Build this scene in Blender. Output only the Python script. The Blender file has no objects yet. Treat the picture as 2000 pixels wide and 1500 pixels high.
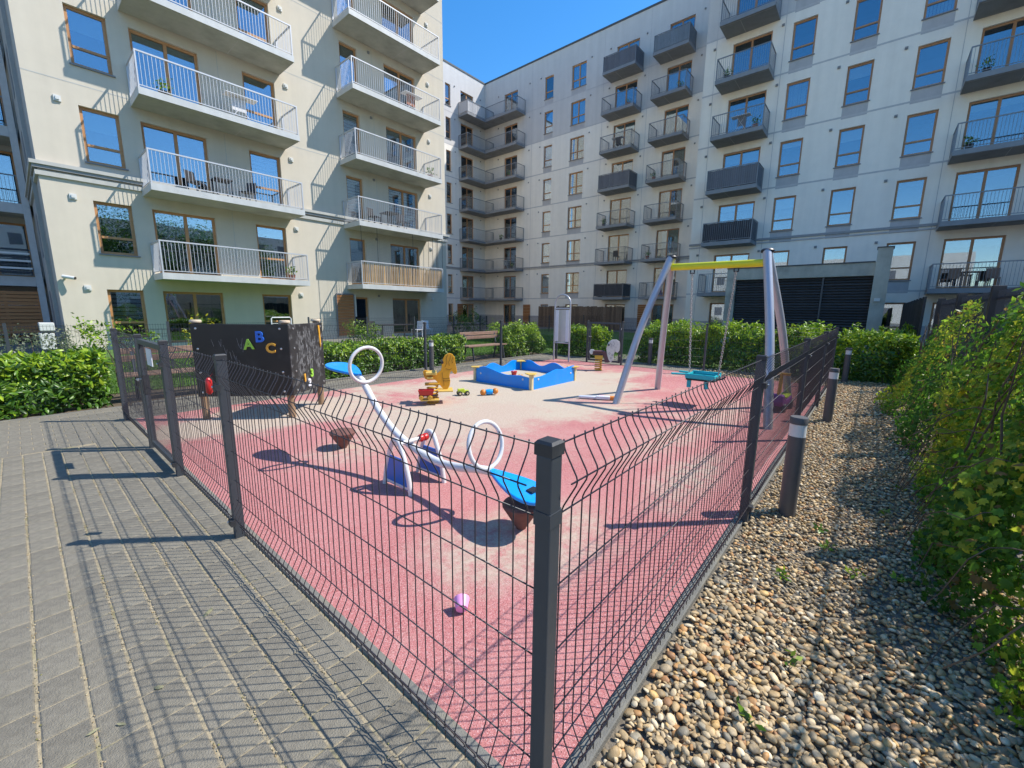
import bpy, math, random
import numpy as np
from mathutils import Vector, Matrix
random.seed(7)
RNG = np.random.default_rng(11)
scn = bpy.context.scene
COL = scn.collection
R_ = math.radians

# ------------------------------------------------------------------ camera
CAM_H = 1.54
cam = bpy.data.cameras.new('camera')
cam.sensor_width = 36.0
cam.sensor_fit = 'HORIZONTAL'
cam.lens = 817.0 / 2000.0 * 36.0
cam.clip_start = 0.05
cam.clip_end = 2000.0
camo = bpy.data.objects.new('camera', cam)
COL.objects.link(camo)
def _cam_basis(yaw, pitch, roll):
    cy, sy, cp, sp = math.cos(yaw), math.sin(yaw), math.cos(pitch), math.sin(pitch)
    f = Vector((cp * sy, cp * cy, -sp)); r = Vector((cy, -sy, 0)); u = r.cross(f)
    cr, sr = math.cos(roll), math.sin(roll)
    return cr * r + sr * u, -sr * r + cr * u, f
_r, _u, _f = _cam_basis(0.865175, 0.17625, 0.010574)
camo.matrix_world = Matrix(((_r.x, _u.x, -_f.x, 0), (_r.y, _u.y, -_f.y, 0), (_r.z, _u.z, -_f.z, CAM_H), (0, 0, 0, 1)))
scn.camera = camo

# ------------------------------------------------------------------ sky and sun
SUN_DIR = Vector((-0.74, 0.71, -1.225)).normalized()      # the way the light travels
world = bpy.data.worlds.new('World')
scn.world = world
world.use_nodes = True
wn = world.node_tree
bg = wn.nodes['Background']
sky = wn.nodes.new('ShaderNodeTexSky')
sky.sky_type = 'NISHITA'
sky.sun_disc = False
sky.sun_elevation = math.asin(-SUN_DIR.z)
sky.sun_rotation = math.atan2(-SUN_DIR.x, -SUN_DIR.y)
sky.air_density = 1.0
sky.dust_density = 0.25
sky.ozone_density = 2.2
hs = wn.nodes.new('ShaderNodeHueSaturation')          # the deep clear blue of that day, the same all round
hs.inputs['Saturation'].default_value = 1.36
wn.links.new(sky.outputs[0], hs.inputs['Color'])
wn.links.new(hs.outputs[0], bg.inputs[0])
bg.inputs[1].default_value = 0.15
sun = bpy.data.lights.new('sun', 'SUN')
sun.energy = 3.65
sun.angle = R_(0.53)
sun.color = (1.0, 0.955, 0.88)
suno = bpy.data.objects.new('sun', sun)
suno.rotation_euler = SUN_DIR.to_track_quat('-Z', 'Y').to_euler()
suno.location = (20, -20, 40)
COL.objects.link(suno)
scn.view_settings.view_transform = 'Standard'
scn.view_settings.look = 'None'
scn.view_settings.exposure = 0.80
scn.view_settings.gamma = 1.0
scn.view_settings.use_curve_mapping = False
scn.cycles.use_denoising = True
scn.cycles.max_bounces = 8
scn.cycles.transparent_max_bounces = 12

# ------------------------------------------------------------------ materials
MATS = {}
def pm(name, col, rough=0.7, var=0.12, scale=12.0, bump=0.0, bscale=60.0, metal=0.0, spec=0.5,
       streak=0.0, rnd=0.0, coat=0.0, dirt=None, dscale=2.0, damt=0.4):
    """procedural surface: base colour with two octaves of mottling, fine relief, optional rain streaks and dirt"""
    if name in MATS: return MATS[name]
    m = bpy.data.materials.new(name); m.use_nodes = True
    nt = m.node_tree; N = nt.nodes; L = nt.links
    b = N['Principled BSDF']
    b.inputs['Roughness'].default_value = rough
    b.inputs['Metallic'].default_value = metal
    b.inputs['Specular IOR Level'].default_value = spec
    b.inputs['Coat Weight'].default_value = coat
    tc = N.new('ShaderNodeTexCoord')
    cur = None
    n1 = N.new('ShaderNodeTexNoise'); n1.inputs['Scale'].default_value = scale
    n1.inputs['Detail'].default_value = 6; n1.inputs['Roughness'].default_value = 0.65
    L.new(tc.outputs['Object'], n1.inputs['Vector'])
    mr = N.new('ShaderNodeMapRange'); mr.inputs[1].default_value = 0.3; mr.inputs[2].default_value = 0.7
    mr.inputs[3].default_value = 1 - var; mr.inputs[4].default_value = 1 + var
    L.new(n1.outputs['Fac'], mr.inputs[0])
    val = mr.outputs[0]
    if rnd > 0:
        oi = N.new('ShaderNodeObjectInfo')
        m2 = N.new('ShaderNodeMapRange'); m2.inputs[3].default_value = 1 - rnd; m2.inputs[4].default_value = 1 + rnd
        L.new(oi.outputs['Random'], m2.inputs[0])
        mu = N.new('ShaderNodeMath'); mu.operation = 'MULTIPLY'
        L.new(val, mu.inputs[0]); L.new(m2.outputs[0], mu.inputs[1]); val = mu.outputs[0]
    if streak > 0:
        mp = N.new('ShaderNodeMapping'); mp.inputs['Scale'].default_value = (3.0, 3.0, 0.16)
        L.new(tc.outputs['Object'], mp.inputs[0])
        n2 = N.new('ShaderNodeTexNoise'); n2.inputs['Scale'].default_value = 1.0; n2.inputs['Detail'].default_value = 5
        L.new(mp.outputs[0], n2.inputs['Vector'])
        m3 = N.new('ShaderNodeMapRange'); m3.inputs[1].default_value = 0.35; m3.inputs[2].default_value = 0.65
        m3.inputs[3].default_value = 1 - streak; m3.inputs[4].default_value = 1 + streak * 0.5
        L.new(n2.outputs['Fac'], m3.inputs[0])
        mu = N.new('ShaderNodeMath'); mu.operation = 'MULTIPLY'
        L.new(val, mu.inputs[0]); L.new(m3.outputs[0], mu.inputs[1]); val = mu.outputs[0]
    vm = N.new('ShaderNodeVectorMath'); vm.operation = 'SCALE'
    vm.inputs[0].default_value = col[:3]
    L.new(val, vm.inputs['Scale'])
    cur = vm.outputs[0]
    if dirt:
        n4 = N.new('ShaderNodeTexNoise'); n4.inputs['Scale'].default_value = dscale; n4.inputs['Detail'].default_value = 8
        L.new(tc.outputs['Object'], n4.inputs['Vector'])
        m4 = N.new('ShaderNodeMapRange'); m4.inputs[1].default_value = 0.52; m4.inputs[2].default_value = 0.72
        m4.inputs[4].default_value = damt
        L.new(n4.outputs['Fac'], m4.inputs[0])
        mx = N.new('ShaderNodeMix'); mx.data_type = 'RGBA'
        L.new(m4.outputs[0], mx.inputs['Factor']); L.new(cur, mx.inputs['A'])
        mx.inputs['B'].default_value = (*dirt, 1)
        cur = mx.outputs['Result']
    L.new(cur, b.inputs['Base Color'])
    if bump > 0:
        n3 = N.new('ShaderNodeTexNoise'); n3.inputs['Scale'].default_value = bscale; n3.inputs['Detail'].default_value = 4
        L.new(tc.outputs['Object'], n3.inputs['Vector'])
        bp = N.new('ShaderNodeBump'); bp.inputs['Strength'].default_value = bump; bp.inputs['Distance'].default_value = 0.01
        L.new(n3.outputs['Fac'], bp.inputs['Height']); L.new(bp.outputs[0], b.inputs['Normal'])
    MATS[name] = m
    return m

def m_glass(name, refl=0.42, tint=(0.75, 0.8, 0.82)):
    m = bpy.data.materials.new(name); m.use_nodes = True
    nt = m.node_tree; N = nt.nodes; L = nt.links
    for n in list(N):
        if n.type == 'BSDF_PRINCIPLED': N.remove(n)
    out = [n for n in N if n.type == 'OUTPUT_MATERIAL'][0]
    g = N.new('ShaderNodeBsdfGlossy'); g.inputs['Roughness'].default_value = 0.012; g.inputs['Color'].default_value = (0.82, 0.92, 1, 1)
    t = N.new('ShaderNodeBsdfTransparent'); t.inputs['Color'].default_value = (*tint, 1)
    fr = N.new('ShaderNodeFresnel'); fr.inputs['IOR'].default_value = 1.5
    mr = N.new('ShaderNodeMapRange'); mr.inputs[3].default_value = refl; mr.inputs[4].default_value = 1.0
    tc = N.new('ShaderNodeTexCoord'); nz = N.new('ShaderNodeTexNoise'); nz.inputs['Scale'].default_value = 0.9; nz.inputs['Detail'].default_value = 1
    bp = N.new('ShaderNodeBump'); bp.inputs['Strength'].default_value = 0.05; bp.inputs['Distance'].default_value = 0.02
    L.new(tc.outputs['Object'], nz.inputs['Vector']); L.new(nz.outputs['Fac'], bp.inputs['Height']); L.new(bp.outputs[0], g.inputs['Normal'])
    L.new(fr.outputs[0], mr.inputs[0])
    mx = N.new('ShaderNodeMixShader')
    L.new(mr.outputs[0], mx.inputs[0]); L.new(t.outputs[0], mx.inputs[1]); L.new(g.outputs[0], mx.inputs[2])
    L.new(mx.outputs[0], out.inputs[0])
    MATS[name] = m
    return m

def m_attr(name, rough=0.6, trans=0.0, bump=0.0, bscale=80, var=0.15, scale=30, spec=0.5):
    """takes the colour each leaf or stone has of its own (attribute Col)"""
    m = bpy.data.materials.new(name); m.use_nodes = True
    nt = m.node_tree; N = nt.nodes; L = nt.links
    b = N['Principled BSDF']; b.inputs['Roughness'].default_value = rough; b.inputs['Specular IOR Level'].default_value = spec
    a = N.new('ShaderNodeAttribute'); a.attribute_name = 'Col'
    tc = N.new('ShaderNodeTexCoord')
    n1 = N.new('ShaderNodeTexNoise'); n1.inputs['Scale'].default_value = scale; n1.inputs['Detail'].default_value = 4
    L.new(tc.outputs['Object'], n1.inputs['Vector'])
    mr = N.new('ShaderNodeMapRange'); mr.inputs[1].default_value = 0.3; mr.inputs[2].default_value = 0.7
    mr.inputs[3].default_value = 1 - var; mr.inputs[4].default_value = 1 + var
    L.new(n1.outputs['Fac'], mr.inputs[0])
    vm = N.new('ShaderNodeVectorMath'); vm.operation = 'SCALE'
    L.new(a.outputs['Color'], vm.inputs[0]); L.new(mr.outputs[0], vm.inputs['Scale'])
    L.new(vm.outputs[0], b.inputs['Base Color'])
    if bump > 0:
        n3 = N.new('ShaderNodeTexNoise'); n3.inputs['Scale'].default_value = bscale
        L.new(tc.outputs['Object'], n3.inputs['Vector'])
        bp = N.new('ShaderNodeBump'); bp.inputs['Strength'].default_value = bump; bp.inputs['Distance'].default_value = 0.004
        L.new(n3.outputs['Fac'], bp.inputs['Height']); L.new(bp.outputs[0], b.inputs['Normal'])
    if trans > 0:
        out = [n for n in N if n.type == 'OUTPUT_MATERIAL'][0]
        t = N.new('ShaderNodeBsdfTranslucent'); L.new(vm.outputs[0], t.inputs['Color'])
        mx = N.new('ShaderNodeMixShader'); mx.inputs[0].default_value = trans
        L.new(b.outputs[0], mx.inputs[1]); L.new(t.outputs[0], mx.inputs[2]); L.new(mx.outputs[0], out.inputs[0])
    MATS[name] = m
    return m

def m_rubber(name):
    """red wet-pour rubber: granules of two reds, pale worn patches and beige sand carried out of the sandbox"""
    m = bpy.data.materials.new(name); m.use_nodes = True
    nt = m.node_tree; N = nt.nodes; L = nt.links
    b = N['Principled BSDF']; b.inputs['Roughness'].default_value = 0.92; b.inputs['Specular IOR Level'].default_value = 0.25
    tc = N.new('ShaderNodeTexCoord')
    def noise(s, d=5, r=0.6, v=None):
        n = N.new('ShaderNodeTexNoise'); n.inputs['Scale'].default_value = s; n.inputs['Detail'].default_value = d
        n.inputs['Roughness'].default_value = r
        L.new(v if v else tc.outputs['Object'], n.inputs['Vector']); return n.outputs['Fac']
    def ramp(f, a, b_, lo=0.0, hi=1.0):
        q = N.new('ShaderNodeMapRange'); q.interpolation_type = 'SMOOTHSTEP'
        q.inputs[1].default_value = a; q.inputs[2].default_value = b_; q.inputs[3].default_value = lo; q.inputs[4].default_value = hi
        L.new(f, q.inputs[0]); return q.outputs[0]
    def mix(f, A, B):
        q = N.new('ShaderNodeMix'); q.data_type = 'RGBA'
        if isinstance(f, float): q.inputs['Factor'].default_value = f
        else: L.new(f, q.inputs['Factor'])
        for k, x in (('A', A), ('B', B)):
            if isinstance(x, tuple): q.inputs[k].default_value = (*x, 1)
            else: L.new(x, q.inputs[k])
        return q.outputs['Result']
    def mth(op, a, b_=None):
        q = N.new('ShaderNodeMath'); q.operation = op
        for i, x in enumerate((a, b_)):
            if x is None: continue
            if isinstance(x, (int, float)): q.inputs[i].default_value = x
            else: L.new(x, q.inputs[i])
        return q.outputs[0]
    vor = N.new('ShaderNodeTexVoronoi'); vor.inputs['Scale'].default_value = 300
    L.new(tc.outputs['Object'], vor.inputs['Vector'])
    sep = N.new('ShaderNodeSeparateColor'); L.new(vor.outputs['Color'], sep.inputs[0])
    g = mix(ramp(sep.outputs[0], 0.1, 0.9), (0.40, 0.125, 0.122), (0.51, 0.205, 0.192))
    g = mix(ramp(sep.outputs[1], 0.84, 0.9), g, (0.62, 0.38, 0.36))
    g = mix(ramp(sep.outputs[2], 0.92, 0.94), g, (0.16, 0.05, 0.05))
    g = mix(ramp(noise(0.8, 6), 0.35, 0.7, 0.0, 0.45), g, (0.54, 0.25, 0.235))
    g = mix(ramp(noise(2.3, 7, 0.7), 0.56, 0.78, 0.0, 0.42), g, (0.60, 0.40, 0.36))
    sx = N.new('ShaderNodeSeparateXYZ'); L.new(tc.outputs['Object'], sx.inputs[0])
    X, Y = sx.outputs[0], sx.outputs[1]
    wob = mth('ADD', mth('MULTIPLY', mth('SUBTRACT', noise(0.75, 7, 0.62), 0.5), 2.6), mth('MULTIPLY', mth('SUBTRACT', noise(7.0, 8, 0.75), 0.5), 1.1))
    def blob(cx, cy, rx, ry, soft, amt):
        dx = mth('DIVIDE', mth('SUBTRACT', X, cx), rx); dy = mth('DIVIDE', mth('SUBTRACT', Y, cy), ry)
        d = mth('SQRT', mth('ADD', mth('MULTIPLY', dx, dx), mth('MULTIPLY', dy, dy)))
        return ramp(mth('ADD', d, wob), 1.0 - soft, 1.0 + soft, amt, 0.0)
    sandc = mix(ramp(noise(45, 4), 0.3, 0.7), (0.42, 0.35, 0.265), (0.56, 0.475, 0.37))
    grain = ramp(noise(9, 8, 0.75), 0.30, 0.62)
    s = blob(6.6, 5.4, 3.0, 2.4, 0.34, 0.97)
    s = mth('MAXIMUM', s, blob(4.5, 4.5, 1.9, 1.3, 0.42, 0.85))
    s = mth('MAXIMUM', s, blob(2.5, 6.4, 1.9, 0.85, 0.28, 0.9))
    s = mth('MAXIMUM', s, mth('MULTIPLY', blob(2.15, 1.65, 0.62, 0.42, 0.5, 0.85), grain))
    s = mth('MAXIMUM', s, mth('MULTIPLY', blob(2.15, 4.2, 0.55, 0.4, 0.5, 0.8), grain))
    s = mth('MAXIMUM', s, mth('MULTIPLY', blob(4.0, 1.15, 0.8, 0.22, 0.6, 0.85), grain))
    s = mth('MAXIMUM', s, mth('MULTIPLY', blob(5.0, 1.75, 0.9, 0.3, 0.6, 0.7), grain))
    s = mth('MAXIMUM', s, mth('MULTIPLY', blob(6.8, 1.6, 1.1, 0.3, 0.6, 0.75), grain))
    s = mth('MAXIMUM', s, mth('MULTIPLY', blob(3.4, 3.4, 1.3, 0.8, 0.7, 0.42), grain))
    s = mth('MULTIPLY', s, ramp(noise(16, 6, 0.8), 0.22, 0.46, 0.55, 1.0))
    trk = N.new('ShaderNodeMapping'); trk.inputs['Scale'].default_value = (3.2, 9.0, 1); trk.inputs['Rotation'].default_value = (0, 0, 0.5)
    L.new(tc.outputs['Object'], trk.inputs[0])
    s = mth('MAXIMUM', s, ramp(noise(1.0, 8, 0.8, trk.outputs[0]), 0.52, 0.76, 0.0, 0.26))      # scuffed dusty streaks
    c = mix(s, g, sandc)
    c = mix(ramp(noise(3.1, 9, 0.8), 0.60, 0.72, 0.0, 0.35), c, (0.20, 0.075, 0.07))          # grubby patches
    L.new(c, b.inputs['Base Color'])
    bp = N.new('ShaderNodeBump'); bp.inputs['Strength'].default_value = 0.5; bp.inputs['Distance'].default_value = 0.004
    L.new(vor.outputs['Distance'], bp.inputs['Height']); L.new(bp.outputs[0], b.inputs['Normal'])
    MATS[name] = m
    return m

def m_wood(name, c1, c2, scale=(2, 30, 30), rough=0.65, rnd=0.12):
    m = bpy.data.materials.new(name); m.use_nodes = True
    nt = m.node_tree; N = nt.nodes; L = nt.links
    b = N['Principled BSDF']; b.inputs['Roughness'].default_value = rough
    tc = N.new('ShaderNodeTexCoord'); mp = N.new('ShaderNodeMapping'); mp.inputs['Scale'].default_value = scale
    L.new(tc.outputs['Object'], mp.inputs[0])
    n = N.new('ShaderNodeTexNoise'); n.inputs['Scale'].default_value = 1; n.inputs['Detail'].default_value = 7; n.inputs['Roughness'].default_value = 0.7
    L.new(mp.outputs[0], n.inputs['Vector'])
    cr = N.new('ShaderNodeMapRange'); cr.inputs[1].default_value = 0.3; cr.inputs[2].default_value = 0.7; L.new(n.outputs['Fac'], cr.inputs[0])
    mx = N.new('ShaderNodeMix'); mx.data_type = 'RGBA'; L.new(cr.outputs[0], mx.inputs['Factor'])
    mx.inputs['A'].default_value = (*c1, 1); mx.inputs['B'].default_value = (*c2, 1)
    oi = N.new('ShaderNodeObjectInfo'); mr = N.new('ShaderNodeMapRange'); mr.inputs[3].default_value = 1 - rnd; mr.inputs[4].default_value = 1 + rnd
    L.new(oi.outputs['Random'], mr.inputs[0])
    vm = N.new('ShaderNodeVectorMath'); vm.operation = 'SCALE'; L.new(mx.outputs['Result'], vm.inputs[0]); L.new(mr.outputs[0], vm.inputs['Scale'])
    L.new(vm.outputs[0], b.inputs['Base Color'])
    bp = N.new('ShaderNodeBump'); bp.inputs['Strength'].default_value = 0.25; bp.inputs['Distance'].default_value = 0.004
    L.new(n.outputs['Fac'], bp.inputs['Height']); L.new(bp.outputs[0], b.inputs['Normal'])
    MATS[name] = m
    return m

pm('plaster_cream', (0.59, 0.525, 0.42), 0.9, 0.03, 2.0, 0.35, 120, streak=0.035)
pm('plaster_pale', (0.83, 0.77, 0.68), 0.9, 0.03, 2.0, 0.35, 120, streak=0.04)
pm('plaster_grey', (0.58, 0.555, 0.53), 0.9, 0.03, 2.0, 0.35, 120, streak=0.045)
pm('plaster_panel', (0.46, 0.44, 0.435), 0.9, 0.05, 4.0, 0.2, 180, streak=0.06)
pm('plaster_groove', (0.50, 0.48, 0.47), 0.9, 0.08, 4.0)
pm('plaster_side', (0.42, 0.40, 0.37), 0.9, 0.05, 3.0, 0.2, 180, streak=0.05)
pm('cornice_light', (0.46, 0.45, 0.41), 0.85, 0.06, 5, streak=0.06)
pm('cornice_dark', (0.31, 0.305, 0.30), 0.85, 0.06, 5)
pm('slab_light', (0.42, 0.41, 0.36), 0.9, 0.16, 1.3, 0.3, 40, dirt=(0.26, 0.25, 0.21), dscale=1.1, damt=0.6)
pm('slab_dark', (0.25, 0.255, 0.26), 0.9, 0.12, 1.3, 0.3, 40, dirt=(0.16, 0.16, 0.155), dscale=1.1, damt=0.5)
pm('flashing_light', (0.52, 0.52, 0.50), 0.5, 0.05, 4, streak=0.07)
pm('flashing_dark', (0.22, 0.23, 0.245), 0.5, 0.06, 4, streak=0.07)
pm('rail_light', (0.52, 0.52, 0.53), 0.45, 0.05, 6, metal=0.25)
pm('rail_dark', (0.21, 0.22, 0.235), 0.45, 0.05, 6, metal=0.25)
m_wood('frame_wood', (0.40, 0.185, 0.065), (0.52, 0.27, 0.11), (3, 3, 8), 0.5, 0.08)
m_wood('frame_dark', (0.32, 0.155, 0.07), (0.44, 0.23, 0.11), (3, 3, 8), 0.5, 0.12)
pm('sill', (0.20, 0.20, 0.21), 0.5, 0.06, 6)
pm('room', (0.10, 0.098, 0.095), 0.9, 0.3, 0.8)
pm('blind_green', (0.36, 0.44, 0.40), 0.8, 0.05, 5)
pm('blind_white', (0.62, 0.62, 0.58), 0.8, 0.05, 5)
pm('curtain', (0.50, 0.48, 0.44), 0.9, 0.08, 4)
m_glass('glass', 0.22)
pm('roof_dark', (0.08, 0.085, 0.09), 0.7, 0.1, 3)
pm('vent', (0.60, 0.60, 0.57), 0.6, 0.05, 20)
pm('vent_dark', (0.24, 0.245, 0.25), 0.6, 0.05, 20)
pm('screen_grey', (0.155, 0.155, 0.175), 0.85, 0.08, 3, streak=0.12)
pm('screen_blue', (0.20, 0.235, 0.27), 0.7, 0.08, 3, streak=0.10)
pm('screen_black', (0.045, 0.042, 0.05), 0.8, 0.08, 3, streak=0.12)
pm('cloth_white', (0.66, 0.64, 0.63), 0.9, 0.05, 4)
m_wood('reed', (0.34, 0.19, 0.07), (0.62, 0.42, 0.20), (40, 40, 2), 0.85, 0.35)
m_wood('slat_wood', (0.28, 0.105, 0.035), (0.44, 0.19, 0.065), (2, 2, 30), 0.55, 0.18)
pm('concrete_old', (0.46, 0.43, 0.36), 0.92, 0.16, 1.6, 0.5, 30, streak=0.12, dirt=(0.19, 0.18, 0.16), dscale=1.4, damt=0.6)
pm('louvre', (0.075, 0.075, 0.08), 0.5, 0.1, 3, rnd=0.2)
pm('stained_black', (0.03, 0.03, 0.033), 0.8, 0.2, 6, rnd=0.3)
pm('chalkboard_used', (0.022, 0.022, 0.023), 0.6, 0.3, 9, streak=0.35, dirt=(0.17, 0.175, 0.18), dscale=11, damt=0.75)
pm('anthracite', (0.052, 0.060, 0.070), 0.42, 0.07, 9, 0.08, 300, metal=0.15, dirt=(0.12, 0.115, 0.10), dscale=5, damt=0.18)
pm('anthracite_cap', (0.028, 0.030, 0.034), 0.5, 0.08, 12, 0.06, 200, dirt=(0.10, 0.10, 0.095), dscale=9, damt=0.25)
pm('wire', (0.034, 0.034, 0.042), 0.42, 0.1, 30)
pm('zinc', (0.55, 0.55, 0.54), 0.35, 0.15, 40, metal=0.85)
pm('chain', (0.50, 0.45, 0.40), 0.45, 0.25, 60, metal=0.4)
pm('bollard', (0.098, 0.094, 0.094), 0.5, 0.07, 9, 0.06, 200, dirt=(0.20, 0.18, 0.15), dscale=4, damt=0.2)
pm('bollard_lens', (0.70, 0.70, 0.67), 0.35, 0.05, 9)
pm('paver', (0.196, 0.176, 0.136), 0.9, 0.20, 28, 0.8, 160, rnd=0.09, dirt=(0.30, 0.27, 0.20), dscale=6, damt=0.4)
pm('joint_sand', (0.335, 0.275, 0.175), 0.95, 0.3, 25, 0.7, 90, dirt=(0.14, 0.15, 0.05), dscale=5, damt=0.6)
pm('kerb', (0.175, 0.168, 0.145), 0.92, 0.14, 14, 0.5, 160, rnd=0.08, dirt=(0.30, 0.26, 0.17), dscale=5, damt=0.4)
pm('soil', (0.105, 0.078, 0.05), 0.95, 0.35, 8, 0.8, 30)
pm('gravel_bed', (0.17, 0.145, 0.11), 0.95, 0.35, 40, 0.9, 60)
pm('lawn', (0.075, 0.15, 0.022), 0.95, 0.35, 3, 0.6, 60, dirt=(0.10, 0.14, 0.03), dscale=1.2, damt=0.5)
pm('ground', (0.16, 0.15, 0.135), 0.95, 0.25, 2)
m_rubber('rubber')
m_attr('leaf', 0.38, 0.35, spec=0.5)
m_attr('leaf_matt', 0.45, 0.58, spec=0.4)
m_attr('pebble', 0.62, 0.0, 0.35, 90, 0.22, 45, spec=0.4)
pm('stem', (0.10, 0.075, 0.05), 0.9, 0.2, 20)
pm('seesaw_white', (0.66, 0.655, 0.645), 0.38, 0.05, 8, dirt=(0.45, 0.42, 0.38), dscale=6, damt=0.3)
pm('seesaw_blue', (0.005, 0.30, 0.80), 0.30, 0.05, 8, spec=0.5, dirt=(0.15, 0.35, 0.62), dscale=7, damt=0.2)
pm('panel_blue', (0.015, 0.14, 0.50), 0.4, 0.08, 8, dirt=(0.18, 0.20, 0.33), dscale=5, damt=0.3)
pm('sand_blue', (0.0, 0.25, 0.78), 0.38, 0.05, 6, dirt=(0.10, 0.25, 0.5), dscale=5, damt=0.22)
pm('red_plastic', (0.50, 0.02, 0.018), 0.35, 0.08, 8)
pm('buffer_rubber', (0.17, 0.075, 0.06), 0.9, 0.15, 18, 0.6, 220, dirt=(0.24, 0.19, 0.15), dscale=6, damt=0.35)
pm('swing_silver', (0.47, 0.475, 0.50), 0.36, 0.06, 5, metal=0.35, dirt=(0.36, 0.31, 0.30), dscale=5, damt=0.3)
pm('swing_yellow', (0.66, 0.64, 0.012), 0.35, 0.05, 6)
pm('turquoise', (0.01, 0.42, 0.47), 0.4, 0.06, 8)
pm('cap_black', (0.02, 0.02, 0.024), 0.45, 0.05, 8)
pm('yellow_board', (0.70, 0.33, 0.012), 0.42, 0.07, 8, dirt=(0.40, 0.19, 0.02), dscale=6, damt=0.3)
pm('yellow_light', (0.68, 0.45, 0.10), 0.42, 0.07, 8)
pm('spring_yellow', (0.60, 0.33, 0.03), 0.4, 0.08, 10)
pm('ply_cream', (0.64, 0.52, 0.30), 0.55, 0.06, 10)
pm('horse_white', (0.62, 0.60, 0.54), 0.5, 0.07, 12, dirt=(0.30, 0.28, 0.26), dscale=14, damt=0.5)
pm('horse_brown', (0.10, 0.045, 0.055), 0.5, 0.08, 10)
pm('groove_dark', (0.16, 0.08, 0.008), 0.6, 0.1, 10)
pm('groove_grey', (0.12, 0.11, 0.11), 0.6, 0.1, 10)
pm('chalkboard', (0.014, 0.013, 0.012), 0.45, 0.15, 6, dirt=(0.06, 0.06, 0.06), dscale=5, damt=0.25)
pm('log', (0.30, 0.19, 0.11), 0.85, 0.2, 8, streak=0.2)
pm('log_end', (0.55, 0.45, 0.32), 0.85, 0.15, 12)
pm('green_plastic', (0.30, 0.58, 0.06), 0.4, 0.06, 8)
pm('blue_plastic', (0.02, 0.14, 0.60), 0.4, 0.06, 8)
pm('orange_plastic', (0.68, 0.22, 0.03), 0.4, 0.06, 8)
pm('gold_plastic', (0.70, 0.36, 0.04), 0.4, 0.06, 8)
pm('pink_plastic', (0.80, 0.34, 0.64), 0.4, 0.05, 8)
pm('white_plastic', (0.72, 0.72, 0.74), 0.4, 0.05, 8)
pm('purple_plastic', (0.20, 0.03, 0.26), 0.4, 0.06, 8)
pm('lime_plastic', (0.50, 0.60, 0.04), 0.4, 0.06, 8)
pm('dark_plastic', (0.03, 0.03, 0.033), 0.5, 0.1, 12)
m_wood('bench_wood', (0.17, 0.095, 0.06), (0.33, 0.21, 0.15), (3, 30, 30), 0.7, 0.15)
m_wood('pale_wood', (0.44, 0.32, 0.18), (0.58, 0.45, 0.28), (3, 20, 20), 0.7, 0.15)
m_wood('fence_wood', (0.10, 0.065, 0.042), (0.19, 0.125, 0.08), (20, 20, 2), 0.85, 0.3)
pm('mirror_panel', (0.52, 0.515, 0.46), 0.5, 0.08, 3, streak=0.12)
pm('tree_bark', (0.11, 0.085, 0.06), 0.9, 0.25, 8, 0.6, 20)
pm('awning_dark', (0.04, 0.045, 0.055), 0.8, 0.05, 5)
pm('cream_wall', (0.58, 0.50, 0.36), 0.9, 0.05, 4, streak=0.05)
pm('sand', (0.48, 0.40, 0.29), 0.95, 0.12, 30, 0.6, 90)
pm('terracotta', (0.36, 0.13, 0.07), 0.85, 0.1, 10)

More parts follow.
